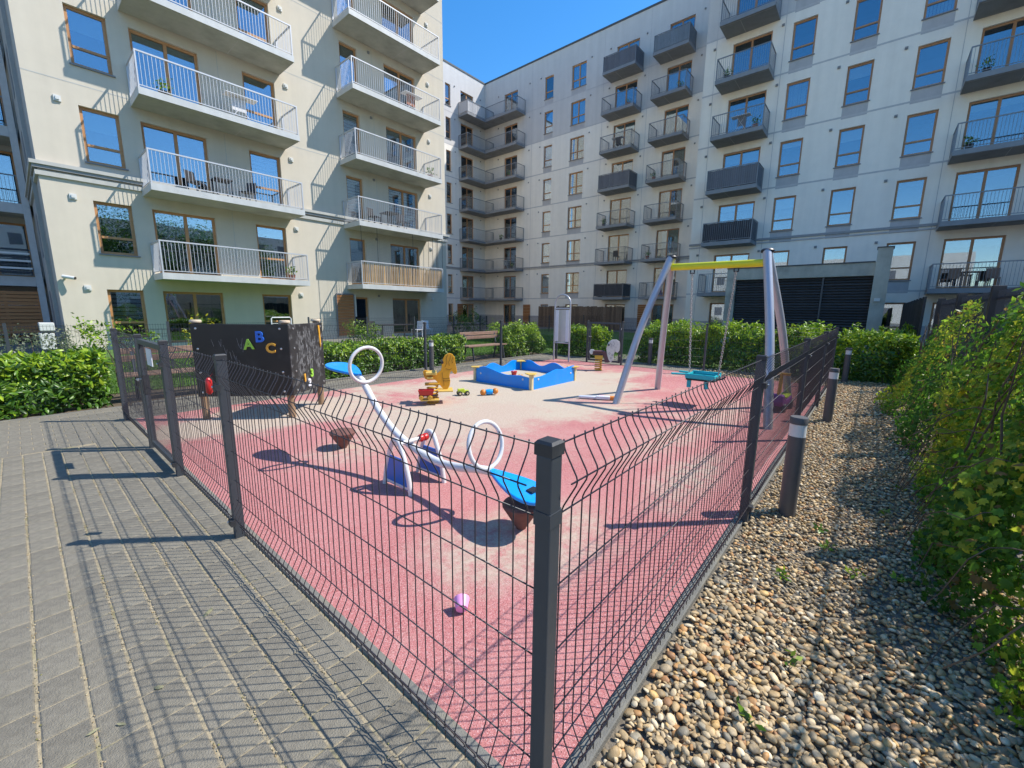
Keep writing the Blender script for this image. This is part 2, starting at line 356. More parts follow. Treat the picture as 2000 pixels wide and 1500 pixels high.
# ------------------------------------------------------------------ mesh helpers
ORG = {}
def V(*a): return Vector(a)
class MB:
    def __init__(s): s.v = []; s.f = []; s.m = []
    def quad(s, a, b, c, d, m=0):
        i = len(s.v); s.v += [tuple(a), tuple(b), tuple(c), tuple(d)]; s.f.append((i, i + 1, i + 2, i + 3)); s.m.append(m); return s
    def box(s, x0, x1, y0, y1, z0, z1, m=0):
        if x0 > x1: x0, x1 = x1, x0
        if y0 > y1: y0, y1 = y1, y0
        i = len(s.v)
        s.v += [(x, y, z) for z in (z0, z1) for y in (y0, y1) for x in (x0, x1)]
        for q in ((0, 2, 3, 1), (4, 5, 7, 6), (0, 1, 5, 4), (2, 6, 7, 3), (0, 4, 6, 2), (1, 3, 7, 5)):
            s.f.append(tuple(i + k for k in q)); s.m.append(m)
        return s
    def obox(s, c, ax, ay, az, m=0):
        """box from a centre and three half-axis vectors"""
        c = Vector(c); i = len(s.v)
        for k in (-1, 1):
            for j in (-1, 1):
                for h in (-1, 1): s.v.append(tuple(c + ax * h + ay * j + az * k))
        for q in ((0, 2, 3, 1), (4, 5, 7, 6), (0, 1, 5, 4), (2, 6, 7, 3), (0, 4, 6, 2), (1, 3, 7, 5)):
            s.f.append(tuple(i + k for k in q)); s.m.append(m)
        return s
    def bar(s, p0, p1, w, h, up=(0, 0, 1), m=0):
        p0 = Vector(p0); p1 = Vector(p1); d = (p1 - p0); L = d.length; d.normalize()
        up = Vector(up)
        if abs(d.dot(up)) > 0.98: up = Vector((1, 0, 0))
        r = d.cross(up).normalized(); u = r.cross(d)
        return s.obox((p0 + p1) / 2, d * L / 2, r * w / 2, u * h / 2, m)
    def tube(s, pts, r, n=8, closed=False, m=0, caps=True):
        pts = [Vector(p) for p in pts]; k = len(pts)
        rs = r if isinstance(r, (list, tuple)) else [r] * k
        base = len(s.v); nrm = None
        for i, p in enumerate(pts):
            if closed: t = (pts[(i + 1) % k] - pts[i - 1]).normalized()
            else: t = (pts[min(i + 1, k - 1)] - pts[max(i - 1, 0)]).normalized()
            if nrm is None:
                a = Vector((0, 0, 1)) if abs(t.z) < 0.9 else Vector((1, 0, 0))
                nrm = (a - t * a.dot(t)).normalized()
            else: nrm = (nrm - t * nrm.dot(t)).normalized()
            b = t.cross(nrm)
            for j in range(n):
                a = 2 * math.pi * j / n
                s.v.append(tuple(p + (nrm * math.cos(a) + b * math.sin(a)) * rs[i]))
        for i in range(k if closed else k - 1):
            for j in range(n):
                a = base + i * n + j; b = base + i * n + (j + 1) % n
                c = base + ((i + 1) % k) * n + (j + 1) % n; d = base + ((i + 1) % k) * n + j
                s.f.append((a, b, c, d)); s.m.append(m)
        if caps and not closed:
            s.f.append(tuple(base + j for j in reversed(range(n)))); s.m.append(m)
            s.f.append(tuple(base + (k - 1) * n + j for j in range(n))); s.m.append(m)
        return s
    def lathe(s, prof, c=(0, 0, 0), n=20, m=0, ax=None):
        base = len(s.v); c = Vector(c)
        X, Y, Z = (Vector((1, 0, 0)), Vector((0, 1, 0)), Vector((0, 0, 1))) if ax is None else ax
        for (r, z) in prof:
            for j in range(n):
                a = 2 * math.pi * j / n
                s.v.append(tuple(c + X * (r * math.cos(a)) + Y * (r * math.sin(a)) + Z * z))
        for i in range(len(prof) - 1):
            for j in range(n):
                a = base + i * n + j; b = base + i * n + (j + 1) % n
                s.f.append((a, b, b + n, a + n)); s.m.append(m)
        s.f.append(tuple(base + j for j in reversed(range(n)))); s.m.append(m)
        t = base + (len(prof) - 1) * n
        s.f.append(tuple(t + j for j in range(n))); s.m.append(m)
        return s
    def prism(s, out, o, ud, vd, nd, t, m=0, ms=None):
        """flat outline (u, v) given a thickness t along nd"""
        o = Vector(o); k = len(out); base = len(s.v)
        for w in (-t / 2, t / 2):
            for (a, b) in out: s.v.append(tuple(o + ud * a + vd * b + nd * w))
        s.f.append(tuple(base + i for i in reversed(range(k)))); s.m.append(m)
        s.f.append(tuple(base + k + i for i in range(k))); s.m.append(m)
        for i in range(k):
            j = (i + 1) % k
            s.f.append((base + i, base + j, base + k + j, base + k + i)); s.m.append(m if ms is None else ms)
        return s
    def ball(s, c, r, n=10, m=0, sc=(1, 1, 1)):
        prof = [(max(1e-4, math.sin(math.pi * i / n)) * r, -math.cos(math.pi * i / n) * r) for i in range(n + 1)]
        c = Vector(c)
        return s.lathe(prof, c, n + 2, m, (V(sc[0], 0, 0), V(0, sc[1], 0), V(0, 0, sc[2])))
    def mesh(s, name, mats, smooth=False, off=(0, 0, 0)):
        me = bpy.data.meshes.new(name)
        ox, oy, oz = off
        me.from_pydata([(x - ox, y - oy, z - oz) for x, y, z in s.v], [], s.f)
        if isinstance(mats, str): mats = [mats]
        for q in mats: me.materials.append(MATS[q])
        if len(mats) > 1: me.polygons.foreach_set('material_index', s.m)
        if smooth: me.polygons.foreach_set('use_smooth', [True] * len(s.f))
        me.update()
        return me
    def build(s, name, mats, parent=None, smooth=False, origin=None):
        if parent is not None: off = ORG[parent.name]
        elif origin is not None: off = Vector(origin)
        else:
            xs = [p[0] for p in s.v]; ys = [p[1] for p in s.v]
            off = Vector(((min(xs) + max(xs)) / 2, (min(ys) + max(ys)) / 2, min(p[2] for p in s.v)))
        me = s.mesh(name, mats, smooth, off)
        o = bpy.data.objects.new(name, me); COL.objects.link(o)
        if parent is None: o.location = off
        else: o.parent = parent
        ORG[o.name] = Vector(off)
        if smooth: shade_auto(o)
        return o
def shade_auto(o, ang=40):
    me = o.data
    try:
        me.set_sharp_from_angle(angle=R_(ang))
    except Exception: pass
def bevel(o, w=0.006, seg=2):
    b = o.modifiers.new('bevel', 'BEVEL'); b.width = w; b.segments = seg; b.limit_method = 'ANGLE'; b.angle_limit = R_(40)
    return o
def tag(o, label, cat, group=None):
    o['label'] = label; o['category'] = cat
    if group: o['group'] = group
    return o
def struct(o): o['kind'] = 'structure'; return o
def stuff(o): o['kind'] = 'stuff'; return o
def thing(name, loc, label, cat, group=None):
    o = bpy.data.objects.new(name, None); COL.objects.link(o)
    o.location = loc; o.empty_display_size = 0.2
    ORG[o.name] = Vector(loc)
    return tag(o, label, cat, group)
def inst(name, me, parent, loc, rot=None):
    """an object sharing mesh data, placed at a world position under parent"""
    o = bpy.data.objects.new(name, me); COL.objects.link(o)
    o.parent = parent
    o.location = Vector(loc) - ORG[parent.name]
    if rot: o.rotation_euler = rot
    ORG[o.name] = Vector(loc)
    return o
def npmesh(name, verts, faces, mat, col=None, smooth=False):
    """verts (N,3), faces (M,k) with one k"""
    me = bpy.data.meshes.new(name)
    M, k = faces.shape
    me.vertices.add(len(verts)); me.vertices.foreach_set('co', np.asarray(verts, np.float32).ravel())
    me.loops.add(M * k); me.loops.foreach_set('vertex_index', faces.astype(np.int32).ravel())
    me.polygons.add(M)
    me.polygons.foreach_set('loop_start', np.arange(0, M * k, k, dtype=np.int32))
    me.polygons.foreach_set('loop_total', np.full(M, k, np.int32))
    if smooth: me.polygons.foreach_set('use_smooth', np.ones(M, bool))
    me.materials.append(MATS[mat])
    me.update(calc_edges=True)
    if col is not None:
        a = me.attributes.new('Col', 'FLOAT_COLOR', 'POINT')
        c4 = np.ones((len(verts), 4), np.float32); c4[:, :3] = col
        a.data.foreach_set('color', c4.ravel())
    return me
def npobj(name, me, parent=None, origin=(0, 0, 0)):
    o = bpy.data.objects.new(name, me); COL.objects.link(o)
    if parent is not None:
        o.parent = parent
        o.location = Vector(origin) - ORG[parent.name]
    else: o.location = origin
    ORG[o.name] = Vector(origin)
    return o
def unit(a): return a / np.maximum(np.linalg.norm(a, axis=1, keepdims=True), 1e-9)

# leaf outlines: (u along the leaf, v across, fold height)
LAUREL = (np.array([(0, 0, 0), (.30, .17, -.05), (.68, .16, -.06), (1, 0, -.10), (.68, -.16, -.06), (.30, -.17, -.05), (.34, 0, .03), (.70, 0, .01)], float),
          np.array([(0, 1, 6), (1, 2, 6), (6, 2, 7), (2, 3, 7), (7, 3, 4), (6, 7, 4), (6, 4, 5), (0, 6, 5)]))
SIMPLE = (np.array([(0, 0, 0), (.48, .24, -.06), (1, 0, -.12), (.48, -.24, -.06)], float), np.array([(0, 1, 2), (0, 2, 3)]))
_iv = [(0, 0), (.06, .30), (.30, .50), (.42, .28), (.72, .42), (.70, .16), (1.0, 0), (.70, -.16), (.72, -.42), (.42, -.28), (.30, -.50), (.06, -.30)]
IVY = (np.array([(u, v, -.22 * abs(v) - .10 * u * u) for u, v in _iv] + [(.36, 0, .03)], float),
       np.array([(i, i + 1, 12) for i in range(11)] + [(11, 0, 12)]))
def leaf_cloud(pts, nrm, size, cols, tmpl=SIMPLE, droop=0.5, jit=0.7):
    """leaves at pts facing roughly along nrm; returns vertices, faces and a colour per vertex"""
    n = len(pts); T, F = tmpl
    nn = unit(nrm + RNG.normal(0, jit, (n, 3)))
    d = RNG.normal(0, 1, (n, 3)); d[:, 2] -= droop
    d = unit(d - nn * (d * nn).sum(1, keepdims=True))
    s = np.cross(nn, d)
    sz = np.asarray(size).reshape(-1, 1) if np.ndim(size) else np.full((n, 1), size)
    vs = (pts[:, None, :] + (d * sz)[:, None, :] * T[None, :, 0:1] + (s * sz)[:, None, :] * T[None, :, 1:2] + (nn * sz)[:, None, :] * T[None, :, 2:3])
    k = len(T)
    fs = (F[None] + (np.arange(n) * k)[:, None, None]).reshape(-1, 3)
    return vs.reshape(-1, 3), fs, np.repeat(cols, k, axis=0)
def fbm(p, seed=0, f=1.0, oct=3):
    """cheap smooth noise from sines, about -1..1"""
    r = np.random.default_rng(seed); out = np.zeros(len(p)); a = 1.0
    for _ in range(oct):
        for _ in range(3):
            k = r.normal(0, 1, 3) * f; ph = r.uniform(0, 6.28)
            out += a * np.sin(p @ k + ph) / 3
        f *= 2.1; a *= 0.55
    return out

# ------------------------------------------------------------------ ground
def sheet(name, x0, x1, y0, y1, z, mat, n=1):
    o = MB().quad((x0, y0, z), (x1, y0, z), (x1, y1, z), (x0, y1, z)).build(name, mat, origin=(0, 0, 0))
    return struct(o)
FX, FY = 0.80, 0.56            # planes of the two near fences
PX1, PY1 = 11.06, 7.58         # far corner of the playground
sheet('ground', -400, 400, -400, 400, -0.06, 'ground')
sheet('gravel_bed', FX, 14.5, -2.4, FY + 0.01, -0.02, 'gravel_bed')
sheet('playground_surface', 0.885, PX1, 0.625, PY1, 0.0, 'rubber')
sheet('flower_bed', -9.0, 12.2, 8.66, 10.1, -0.012, 'soil')
sheet('lawn', -9.0, 28.6, 10.1, 20.3, 0.0, 'lawn')
sheet('lawn', 12.2, 28.4, -2.2, 10.1, -0.004, 'lawn')
sheet('terrace', 9.2, 17.4, 17.3, 20.3, 0.008, 'kerb')

paving = struct(MB().quad((-6, -5, -0.0042), (FX + 0.04, -5, -0.0042), (FX + 0.04, 8.62, -0.0042), (-6, 8.62, -0.0042)).build('paving', 'joint_sand', origin=(0, 0, 0)))
def paver_mesh(w, l, name='paver', e=0.004):
    mb = MB()
    a, b = w / 2, l / 2
    lo = [(-a, -b, -0.03), (a, -b, -0.03), (a, b, -0.03), (-a, b, -0.03)]
    md = [(-a, -b, -0.004), (a, -b, -0.004), (a, b, -0.004), (-a, b, -0.004)]
    tp = [(-a + e, -b + e, 0), (a - e, -b + e, 0), (a - e, b - e, 0), (-a + e, b - e, 0)]
    mb.v = lo + md + tp
    for r in (0, 4):
        for i in range(4):
            j = (i + 1) % 4; mb.f.append((r + i, r + j, r + 4 + j, r + 4 + i)); mb.m.append(0)
    mb.f.append((8, 9, 10, 11)); mb.m.append(0)
    return mb
PW, PL = 0.1345, 0.178
pmeshes = [paver_mesh(PW - g, PL - g * 0.5, e=0.005).mesh('paver', 'paver') for g in (0.0075, 0.009, 0.0105)]
cnt = 0; far = MB()
pnar = paver_mesh(0.150, PL - 0.006).mesh('paver', 'paver')
for ci in range(-22, 7):
    xc = -0.14 + PW * (ci + 0.5) if ci < 6 else 0.746
    st = ((ci * 37) % 5) / 5.0 * PL + (0.5 * PL if ci % 2 else 0)
    for ri in range(-20, 32):
        yc = 1.1 + ri * PL + st % PL
        if yc > 6.55: continue
        z = random.gauss(0, 0.0006); rx = random.gauss(0, 0.003); ry = random.gauss(0, 0.003); rz = random.gauss(0, 0.006)
        near = -2 <= ci <= 6 and yc > 1.0 and cnt < 298 and not (ci < 0 and yc < 1.6)
        if near:
            o = inst('paver', pnar if ci == 6 else random.choice(pmeshes), paving, (xc, yc, z), (rx, ry, rz)); cnt += 1
        elif -3.0 < yc:
            q = paver_mesh(PW - 0.011 if ci < 6 else 0.150, PL - 0.006); i0 = len(far.v)
            far.v += [(a + xc, b + yc, c + z) for a, b, c in q.v]; far.f += [tuple(i0 + k for k in f) for f in q.f]; far.m += q.m
def cross_pave(mb, x0, x1, y0, y1, w=0.2, l=0.1, z0=0.0):
    y = y0; r = 0
    while y < y1 - 0.02:
        x = x0 - (r % 2) * w / 2
        while x < x1:
            a = max(x, x0); b = min(x + w, x1)
            if b - a > 0.04:
                q = paver_mesh(b - a - 0.005, l - 0.005, e=0.004); i0 = len(mb.v); z = random.gauss(0, 0.001) + z0
                mb.v += [(p + (a + b) / 2, s + y + l / 2, c + z) for p, s, c in q.v]; mb.f += [tuple(i0 + k for k in f) for f in q.f]; mb.m += q.m
            x += w
        y += l; r += 1
cross_pave(far, -3.0, 0.825, 6.56, 8.62, 0.178, 0.1345)
stuff(far.build('paver', 'paver', paving))
path = struct(MB().quad((FX, PY1, -0.012), (12.2, PY1, -0.012), (12.2, 8.66, -0.012), (FX, 8.66, -0.012)).quad((PX1 + 0.03, 3.4, -0.012), (12.2, 3.4, -0.012), (12.2, PY1, -0.012), (PX1 + 0.03, PY1, -0.012)).build('path', 'joint_sand', origin=(0, 0, 0)))
mb = MB(); cross_pave(mb, FX + 0.02, 12.15, PY1 + 0.06, 8.6); cross_pave(mb, PX1 + 0.08, 12.15, 3.45, PY1 + 0.05)
stuff(mb.build('paver', 'paver', path))
sheet('gravel_bed', PX1 + 0.03, 12.2, FY + 0.012, 3.4, -0.016, 'gravel_bed')
sheet('path', 12.2, 16.5, 5.6, 6.6, 0.004, 'kerb')

# kerb stones round the playground
kerb = struct(MB().box(0.838, 0.883, 0.58, 0.60, -0.03, 0.001).build('kerb', 'kerb', origin=(0.8, 0.58, 0)))
def kerb_run(p0, p1, w, zt):
    p0 = Vector(p0); p1 = Vector(p1); L = (p1 - p0).length; n = max(1, round(L)); d = (p1 - p0) / n
    alx = abs(d.x) > abs(d.y)
    ln = d.length - 0.006
    me = MB().box(-(ln / 2 if alx else w / 2), (ln / 2 if alx else w / 2), -(w / 2 if alx else ln / 2), (w / 2 if alx else ln / 2), -0.05, 0).mesh('kerb_stone', 'kerb')
    for i in range(n):
        c = p0 + d * (i + 0.5)
        o = inst('kerb_stone', me, kerb, (c.x, c.y, zt + random.gauss(0, 0.001)), (random.gauss(0, .002), 0, random.gauss(0, .001)))
        bevel(o, 0.005, 2)
kerb_run((0.858, 0.62, 0), (0.858, PY1, 0), 0.05, 0.008)
kerb_run((0.84, 0.588, 0), (PX1, 0.588, 0), 0.065, 0.010)
kerb_run((0.84, PY1 + 0.03, 0), (PX1, PY1 + 0.03, 0), 0.06, 0.008)
kerb_run((-5.0, 8.665, 0), (0.9, 8.665, 0), 0.07, 0.006)
kerb_run((1.0, 8.665, 0), (12.1, 8.665, 0), 0.07, 0.03)

# ------------------------------------------------------------------ buildings
FH = 2.9
def head(k): return 2.08 + FH * k
def slab_z(k): return 2.66 + FH * (k - 1)        # top of the balcony slab that serves floor k
class Fac:
    """a wall plane: u runs along it, w stands out from it, z is up"""
    def __init__(s, axis, plane): s.axis = axis; s.pl = plane
    def P(s, u, w, z): return (u, s.pl - w, z) if s.axis == 'y' else (s.pl - w, u, z)
    def box(s, mb, u0, u1, w0, w1, z0, z1, m=0):
        if s.axis == 'y': return mb.box(u0, u1, s.pl - w1, s.pl - w0, z0, z1, m)
        return mb.box(s.pl - w1, s.pl - w0, u0, u1, z0, z1, m)
    def wall(s, mb, u0, u1, z0, z1, ops, zones, rm):
        """zones: [(z_top, material index)]; ops: openings (u0,u1,z0,z1); rm: index of the room material"""
        us = sorted({u0, u1} | {o[0] for o in ops} | {o[1] for o in ops})
        zs = sorted({z0, z1} | {o[2] for o in ops} | {o[3] for o in ops} | {q[0] for q in zones if z0 < q[0] < z1})
        for a, b in zip(us, us[1:]):
            for c, d in zip(zs, zs[1:]):
                um, zm = (a + b) / 2, (c + d) / 2
                if any(o[0] < um < o[1] and o[2] < zm < o[3] for o in ops): continue
                mi = next(q[1] for q in zones if zm < q[0])
                mb.quad(s.P(a, 0, c), s.P(b, 0, c), s.P(b, 0, d), s.P(a, 0, d), mi)
        for (a, b, c, d) in ops:
            mi = next(q[1] for q in zones if (c + d) / 2 < q[0])
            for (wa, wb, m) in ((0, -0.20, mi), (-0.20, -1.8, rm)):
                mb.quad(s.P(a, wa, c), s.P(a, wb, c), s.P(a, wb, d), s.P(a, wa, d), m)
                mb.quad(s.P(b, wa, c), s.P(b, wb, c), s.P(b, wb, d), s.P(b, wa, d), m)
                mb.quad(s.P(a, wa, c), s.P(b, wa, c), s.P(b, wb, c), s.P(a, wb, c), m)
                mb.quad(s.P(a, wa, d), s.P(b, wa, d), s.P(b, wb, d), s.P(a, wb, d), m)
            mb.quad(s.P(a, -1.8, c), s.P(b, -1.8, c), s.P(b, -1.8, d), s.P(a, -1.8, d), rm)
CACHE = {}
def cached(key, fn):
    if key not in CACHE: CACHE[key] = fn()
    return CACHE[key]
def lights_of(kind, W, H):
    """glazed fields of a window type: (u0,u1,z0,z1), outer frame left out"""
    t = 0.085
    if kind == 'T': zt = H * 0.33; return [(t, W - t, t, zt - t * .45), (t, W - t, zt + t * .45, H - t)]
    if kind == 'D': c = W * 0.51; return [(t, c - t * .6, t, H - t), (c + t * .6, W - t, t, H - t)]
    if kind == 'S': zt = H * 0.40; return [(t, W - t, t, zt - t * .45), (t, W - t, zt + t * .45, H - t)]
    if kind == 'O': return [(t, W - t, t, H - t)]
    c = W / 2; zt = H * 0.36          # 'DT'
    return [(t, c - t * .6, t, zt - t * .45), (c + t * .6, W - t, t, zt - t * .45), (t, c - t * .6, zt + t * .45, H - t), (c + t * .6, W - t, zt + t * .45, H - t)]
def window(fac, u0, u1, z0, z1, kind, parent, fmat, sill=True, blind=None, drop=0.5, smat='sill'):
    W, H = round(u1 - u0, 3), round(z1 - z0, 3)
    f0 = Fac(fac.axis, 0.0)
    ls = lights_of(kind, W, H)
    def mkframe():
        mb = MB(); us = sorted({0.0, W} | {x for l in ls for x in l[:2]}); zs = sorted({0.0, H} | {x for l in ls for x in l[2:]})
        for a, b in zip(us, us[1:]):
            for c, d in zip(zs, zs[1:]):
                um, zm = (a + b) / 2, (c + d) / 2
                if any(l[0] < um < l[1] and l[2] < zm < l[3] for l in ls): continue
                f0.box(mb, a, b, -0.04, 0.035, c, d)
        return mb.mesh('window', fmat)
    loc = fac.P(u0, -0.15, z0)
    w = inst('window', cached(('f', fac.axis, kind, W, H, fmat), mkframe), parent, loc)
    for l in ls:
        a, b = l[1] - l[0], l[3] - l[2]
        pmx = cached(('p', fac.axis, round(a, 3), round(b, 3)), lambda: f0.box(MB(), 0, a, -0.012, 0.0, 0, b).mesh('pane', 'glass'))
        inst('pane', pmx, w, fac.P(u0 + l[0], -0.15, z0 + l[2]))
    if sill:
        sm = cached(('s', fac.axis, W, smat), lambda: f0.box(MB(), -0.05, W + 0.05, -0.10, 0.06, -0.045, -0.005).mesh('sill', smat))
        inst('sill', sm, w, fac.P(u0, 0, z0))
    if blind:
        bm, typ = blind
        n = {'roll': 1, 'stripe': max(3, int(H * drop / 0.14)), 'curtain': max(4, int(W / 0.12))}[typ]
        def mkb():
            mb = MB()
            if typ == 'curtain':
                for i in range(n):
                    if i % 2 == 0 or True:
                        a = 0.05 + (W - 0.1) * i / n; b = 0.05 + (W - 0.1) * (i + 0.9) / n
                        off = 0.03 * math.sin(i * 2.1)
                        f0.box(mb, a, b, -0.16 + off, -0.14 + off, 0.05, H - 0.05)
            else:
                zz = H - 0.05 - H * drop
                st = H * drop / n
                for i in range(n): f0.box(mb, 0.06, W - 0.06, -0.08, -0.07, zz + st * i + (0.045 if typ == 'stripe' else 0), zz + st * (i + 1))
            return mb.mesh('blind', bm)
        inst('blind', cached(('b', fac.axis, W, H, bm, typ, drop), mkb), w, fac.P(u0, -0.15, z0))
    return w
def balcony(fac, u0, u1, zt, depth, parent, slabm, flash, railm, screen=None, sides=(1, 1), gap=None, th=0.19, rail=True):
    L = round(u1 - u0, 3); f0 = Fac(fac.axis, 0.0)
    loc = fac.P(u0, 0, zt)
    def mks():
        mb = MB()
        f0.box(mb, 0.02, L - 0.02, 0.003, depth - 0.02, -th, 0.0, 0)
        f0.box(mb, 0, L, depth - 0.018, depth + 0.004, -th - 0.012, 0.014, 1)
        f0.box(mb, 0, 0.018, 0.004, depth - 0.018, -th - 0.012, 0.014, 1)
        f0.box(mb, L - 0.018, L, 0.004, depth - 0.018, -th - 0.012, 0.014, 1)
        f0.box(mb, 0.10, L - 0.10, depth - 0.16, depth - 0.145, -th - 0.004, -th + 0.02, 2)
        f0.box(mb, L * 0.62, L * 0.62 + 0.018, 0.05, depth - 0.18, -th - 0.003, -th + 0.02, 2)
        return mb.mesh('balcony', [slabm, flash, 'plaster_groove'])
    s = inst('balcony', cached(('bs', fac.axis, L, depth, slabm, flash, th), mks), parent, loc)
    if not rail: return s
    h = 1.11; dz = depth - 0.05
    def mkr():
        mb = MB(); e = 0.02
        f0.box(mb, 0.015, L - 0.015, dz - e, dz + e, h - 0.045, h)
        f0.box(mb, 0.035, L - 0.035, dz - 0.012, dz + 0.012, 0.075, 0.10)
        for c in (0.035, L - 0.035):
            f0.box(mb, c - e, c + e, dz - e, dz + e, 0.014, h - 0.045)
        for i, c in enumerate((0.035, L - 0.035)):
            if sides[i]:
                f0.box(mb, c - e, c + e, 0.01, dz - e, h - 0.045, h)
                f0.box(mb, c - 0.012, c + 0.012, 0.01, dz - e, 0.075, 0.10)
                f0.box(mb, c - e, c + e, 0.01, 0.045, 0.014, h - 0.045)
        return mb.mesh('railing', railm)
    inst('railing', cached(('rl', fac.axis, L, depth, railm, sides), mkr), s, loc)
    def mkb():
        mb = MB(); n = int((L - 0.07) / 0.105)
        for i in range(1, n):
            u = 0.035 + (L - 0.07) * i / n
            f0.box(mb, u - 0.006, u + 0.006, dz - 0.006, dz + 0.006, 0.10, h - 0.045)
        k = int(dz / 0.105)
        for i in range(1, k):
            w = dz * i / k
            for j, c in enumerate((0.035, L - 0.035)):
                if sides[j]: f0.box(mb, c - 0.006, c + 0.006, w - 0.006, w + 0.006, 0.10, h - 0.045)
        return mb.mesh('railing_bars', railm)
    stuff(inst('railing_bars', cached(('rb', fac.axis, L, depth, railm, sides), mkb), s, loc))
    if screen:
        def mkc():
            mb = MB(); n = int(L / 0.09)
            for i in range(n):
                a = 0.05 + (L - 0.10) * i / n; b = 0.05 + (L - 0.10) * (i + 1) / n
                o = 0.008 * math.sin(i * 1.7)
                f0.box(mb, a + 0.001, b - 0.001, dz - 0.034 + o, dz - 0.024 + o, 0.06, h - 0.05 - 0.015 * abs(math.sin(i * 0.7)))
            for c in (0.062, L - 0.062): f0.box(mb, c - 0.005, c + 0.005, 0.06, dz - 0.05, 0.06, h - 0.06)
            return mb.mesh('privacy_screen', screen)
        inst('privacy_screen', cached(('sc', fac.axis, L, depth, screen), mkc), s, loc)
    return s
def vent(fac, u, z, parent, mat='vent', r=0.07):
    f0 = Fac(fac.axis, 0.0)
    def mk():
        mb = MB(); f0.box(mb, -r, r, 0.002, 0.05, -r, r)
        f0.box(mb, -r * .5, r * .5, 0.05, 0.085, -r * .5, r * .6); return mb.mesh('vent_cover', mat)
    inst('vent_cover', cached(('v', fac.axis, mat, r), mk), parent, fac.P(u, 0, z))
def band(fac, u0, u1, w, z0, z1, mat, parent, name='cornice'):
    mb = MB(); fac.box(mb, u0, u1, 0.002, w, z0, z1); return mb.build(name, mat, parent)

ROOF = 24.1
# ---- the near building on the left
bl = thing('apartment_building', (9.2, 26.0, 0), 'cream plastered apartment block in full sun with long light-railed balconies on the left', 'building')
fl = Fac('y', 20.3)
ops = []; wins = []
for k in range(8):
    h = head(k)
    ops.append((2.15, 3.12, h - 1.70, h)); wins.append((ops[-1], 'T', True, k))
    fb = h - 2.27 if k else 0.14
    for (a, b, kd) in ((3.67, 5.60, 'D'), (7.05, 8.25, 'S'), (11.25, 12.13, 'O'), (13.6, 15.5, 'D')):
        ops.append((a, b, max(fb, 0.06), h)); wins.append((ops[-1], kd, False, k))
mb = MB()
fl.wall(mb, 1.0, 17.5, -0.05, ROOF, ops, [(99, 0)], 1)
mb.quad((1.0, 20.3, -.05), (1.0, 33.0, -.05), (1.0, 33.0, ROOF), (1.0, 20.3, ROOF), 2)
mb.quad((17.5, 20.3, -.05), (17.5, 33.0, -.05), (17.5, 33.0, ROOF), (17.5, 20.3, ROOF), 0)
mb.quad((1.0, 33.0, -.05), (17.5, 33.0, -.05), (17.5, 33.0, ROOF), (1.0, 33.0, ROOF), 2)
mb.quad((1.0, 20.3, ROOF), (17.5, 20.3, ROOF), (17.5, 33.0, ROOF), (1.0, 33.0, ROOF), 3)
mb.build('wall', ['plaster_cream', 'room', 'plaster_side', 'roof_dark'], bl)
bsel = {(0, 'T'): ('blind_green', 'stripe', .62)}
rr = random.Random(5)
for (o, kd, sl, k) in wins:
    bd = None; dr = 0.5
    q = rr.random()
    if k == 0 and kd == 'T': bd = ('blind_green', 'stripe'); dr = .6
    elif k == 2 and o[0] > 11: bd = ('blind_white', 'stripe'); dr = .9
    elif k == 3 and kd == 'D' and o[0] < 6: bd = ('blind_green', 'roll'); dr = .22
    elif q < 0.3: bd = ('blind_green', 'roll'); dr = rr.choice((.2, .35, .5))
    elif q < 0.4: bd = ('blind_white', 'stripe'); dr = rr.choice((.4, .7))
    elif q < 0.6: bd = ('curtain', 'curtain')
    window(fl, *o, kd, bl, 'frame_wood', sl, bd, dr)
for k in range(1, 8):
    balcony(fl, 3.46, 8.49, slab_z(k), 1.47, bl, 'slab_light', 'flashing_light', 'rail_light')
    b2 = balcony(fl, 10.98, 16.03, slab_z(k), 1.47, bl, 'slab_light', 'flashing_light', 'rail_light')
    if k == 1:      # reed mat tied to the rail
        me = [MB().box(-0.014 * s, 0.014 * s, -0.006, 0.006, 0.03, 1.02 + dzz).mesh('reed_stalk', 'reed') for s, dzz in ((1, 0), (.8, .02), (1.15, -.03))]
        for i in range(120):
            u = 11.06 + 4.90 * i / 119
            inst('reed_stalk', rr.choice(me), b2, (u, 20.3 - 1.37 + rr.gauss(0, .004), slab_z(k)), (0, rr.gauss(0, .02), 0))
# cornice in two steps above the first floor
for (w, za, zb, mt) in ((0.16, 5.82, 5.93, 'cornice_light'), (0.11, 5.72, 5.818, 'cornice_dark'), (0.07, 5.52, 5.66, 'cornice_light')):
    mb = MB(); fl.box(mb, 1.0 - w, 17.5 + w, 0.002, w, za, zb)
    mb.box(1.0 - w, 0.998, 20.3 + 0.001, 32.0, za, zb); mb.build('cornice', mt, bl)
for k in range(8):
    vent(fl, 1.69, head(k) + 0.03, bl, r=0.085); vent(fl, 8.70, head(k) + 0.03, bl, r=0.085); vent(fl, 16.35, head(k) + 0.03, bl, r=0.085)
    vent(fl, 12.75, head(k) + 0.10, bl, 'vent_dark', 0.055)
    if k: band(fl, 1.0, 17.5, 0.004, head(k) + 0.60, head(k) + 0.63, 'cornice_light', bl, 'render_joint')
for u in (6.2, 12.9):      # upright joints in the render beside the balcony windows
    for k in range(1, 8):
        band(fl, u, u + .02, 0.004, slab_z(k) + .02, slab_z(k) + 2.65, 'cornice_light', bl, 'render_joint')
# narrow side windows that show as dark slits
fs = Fac('x', 1.0)
for k in range(8):
    for y in (22.2, 25.0):
        mb = MB(); fs.box(mb, y, y + 0.7, 0.003, 0.012, head(k) - 1.6, head(k)); mb.build('window', 'sill', bl)
for y, x in ((21.7, 0.94),): MB().box(x - .05, x + .045, y, y + .1, -.05, 22).build('downpipe', 'cornice_dark', bl)
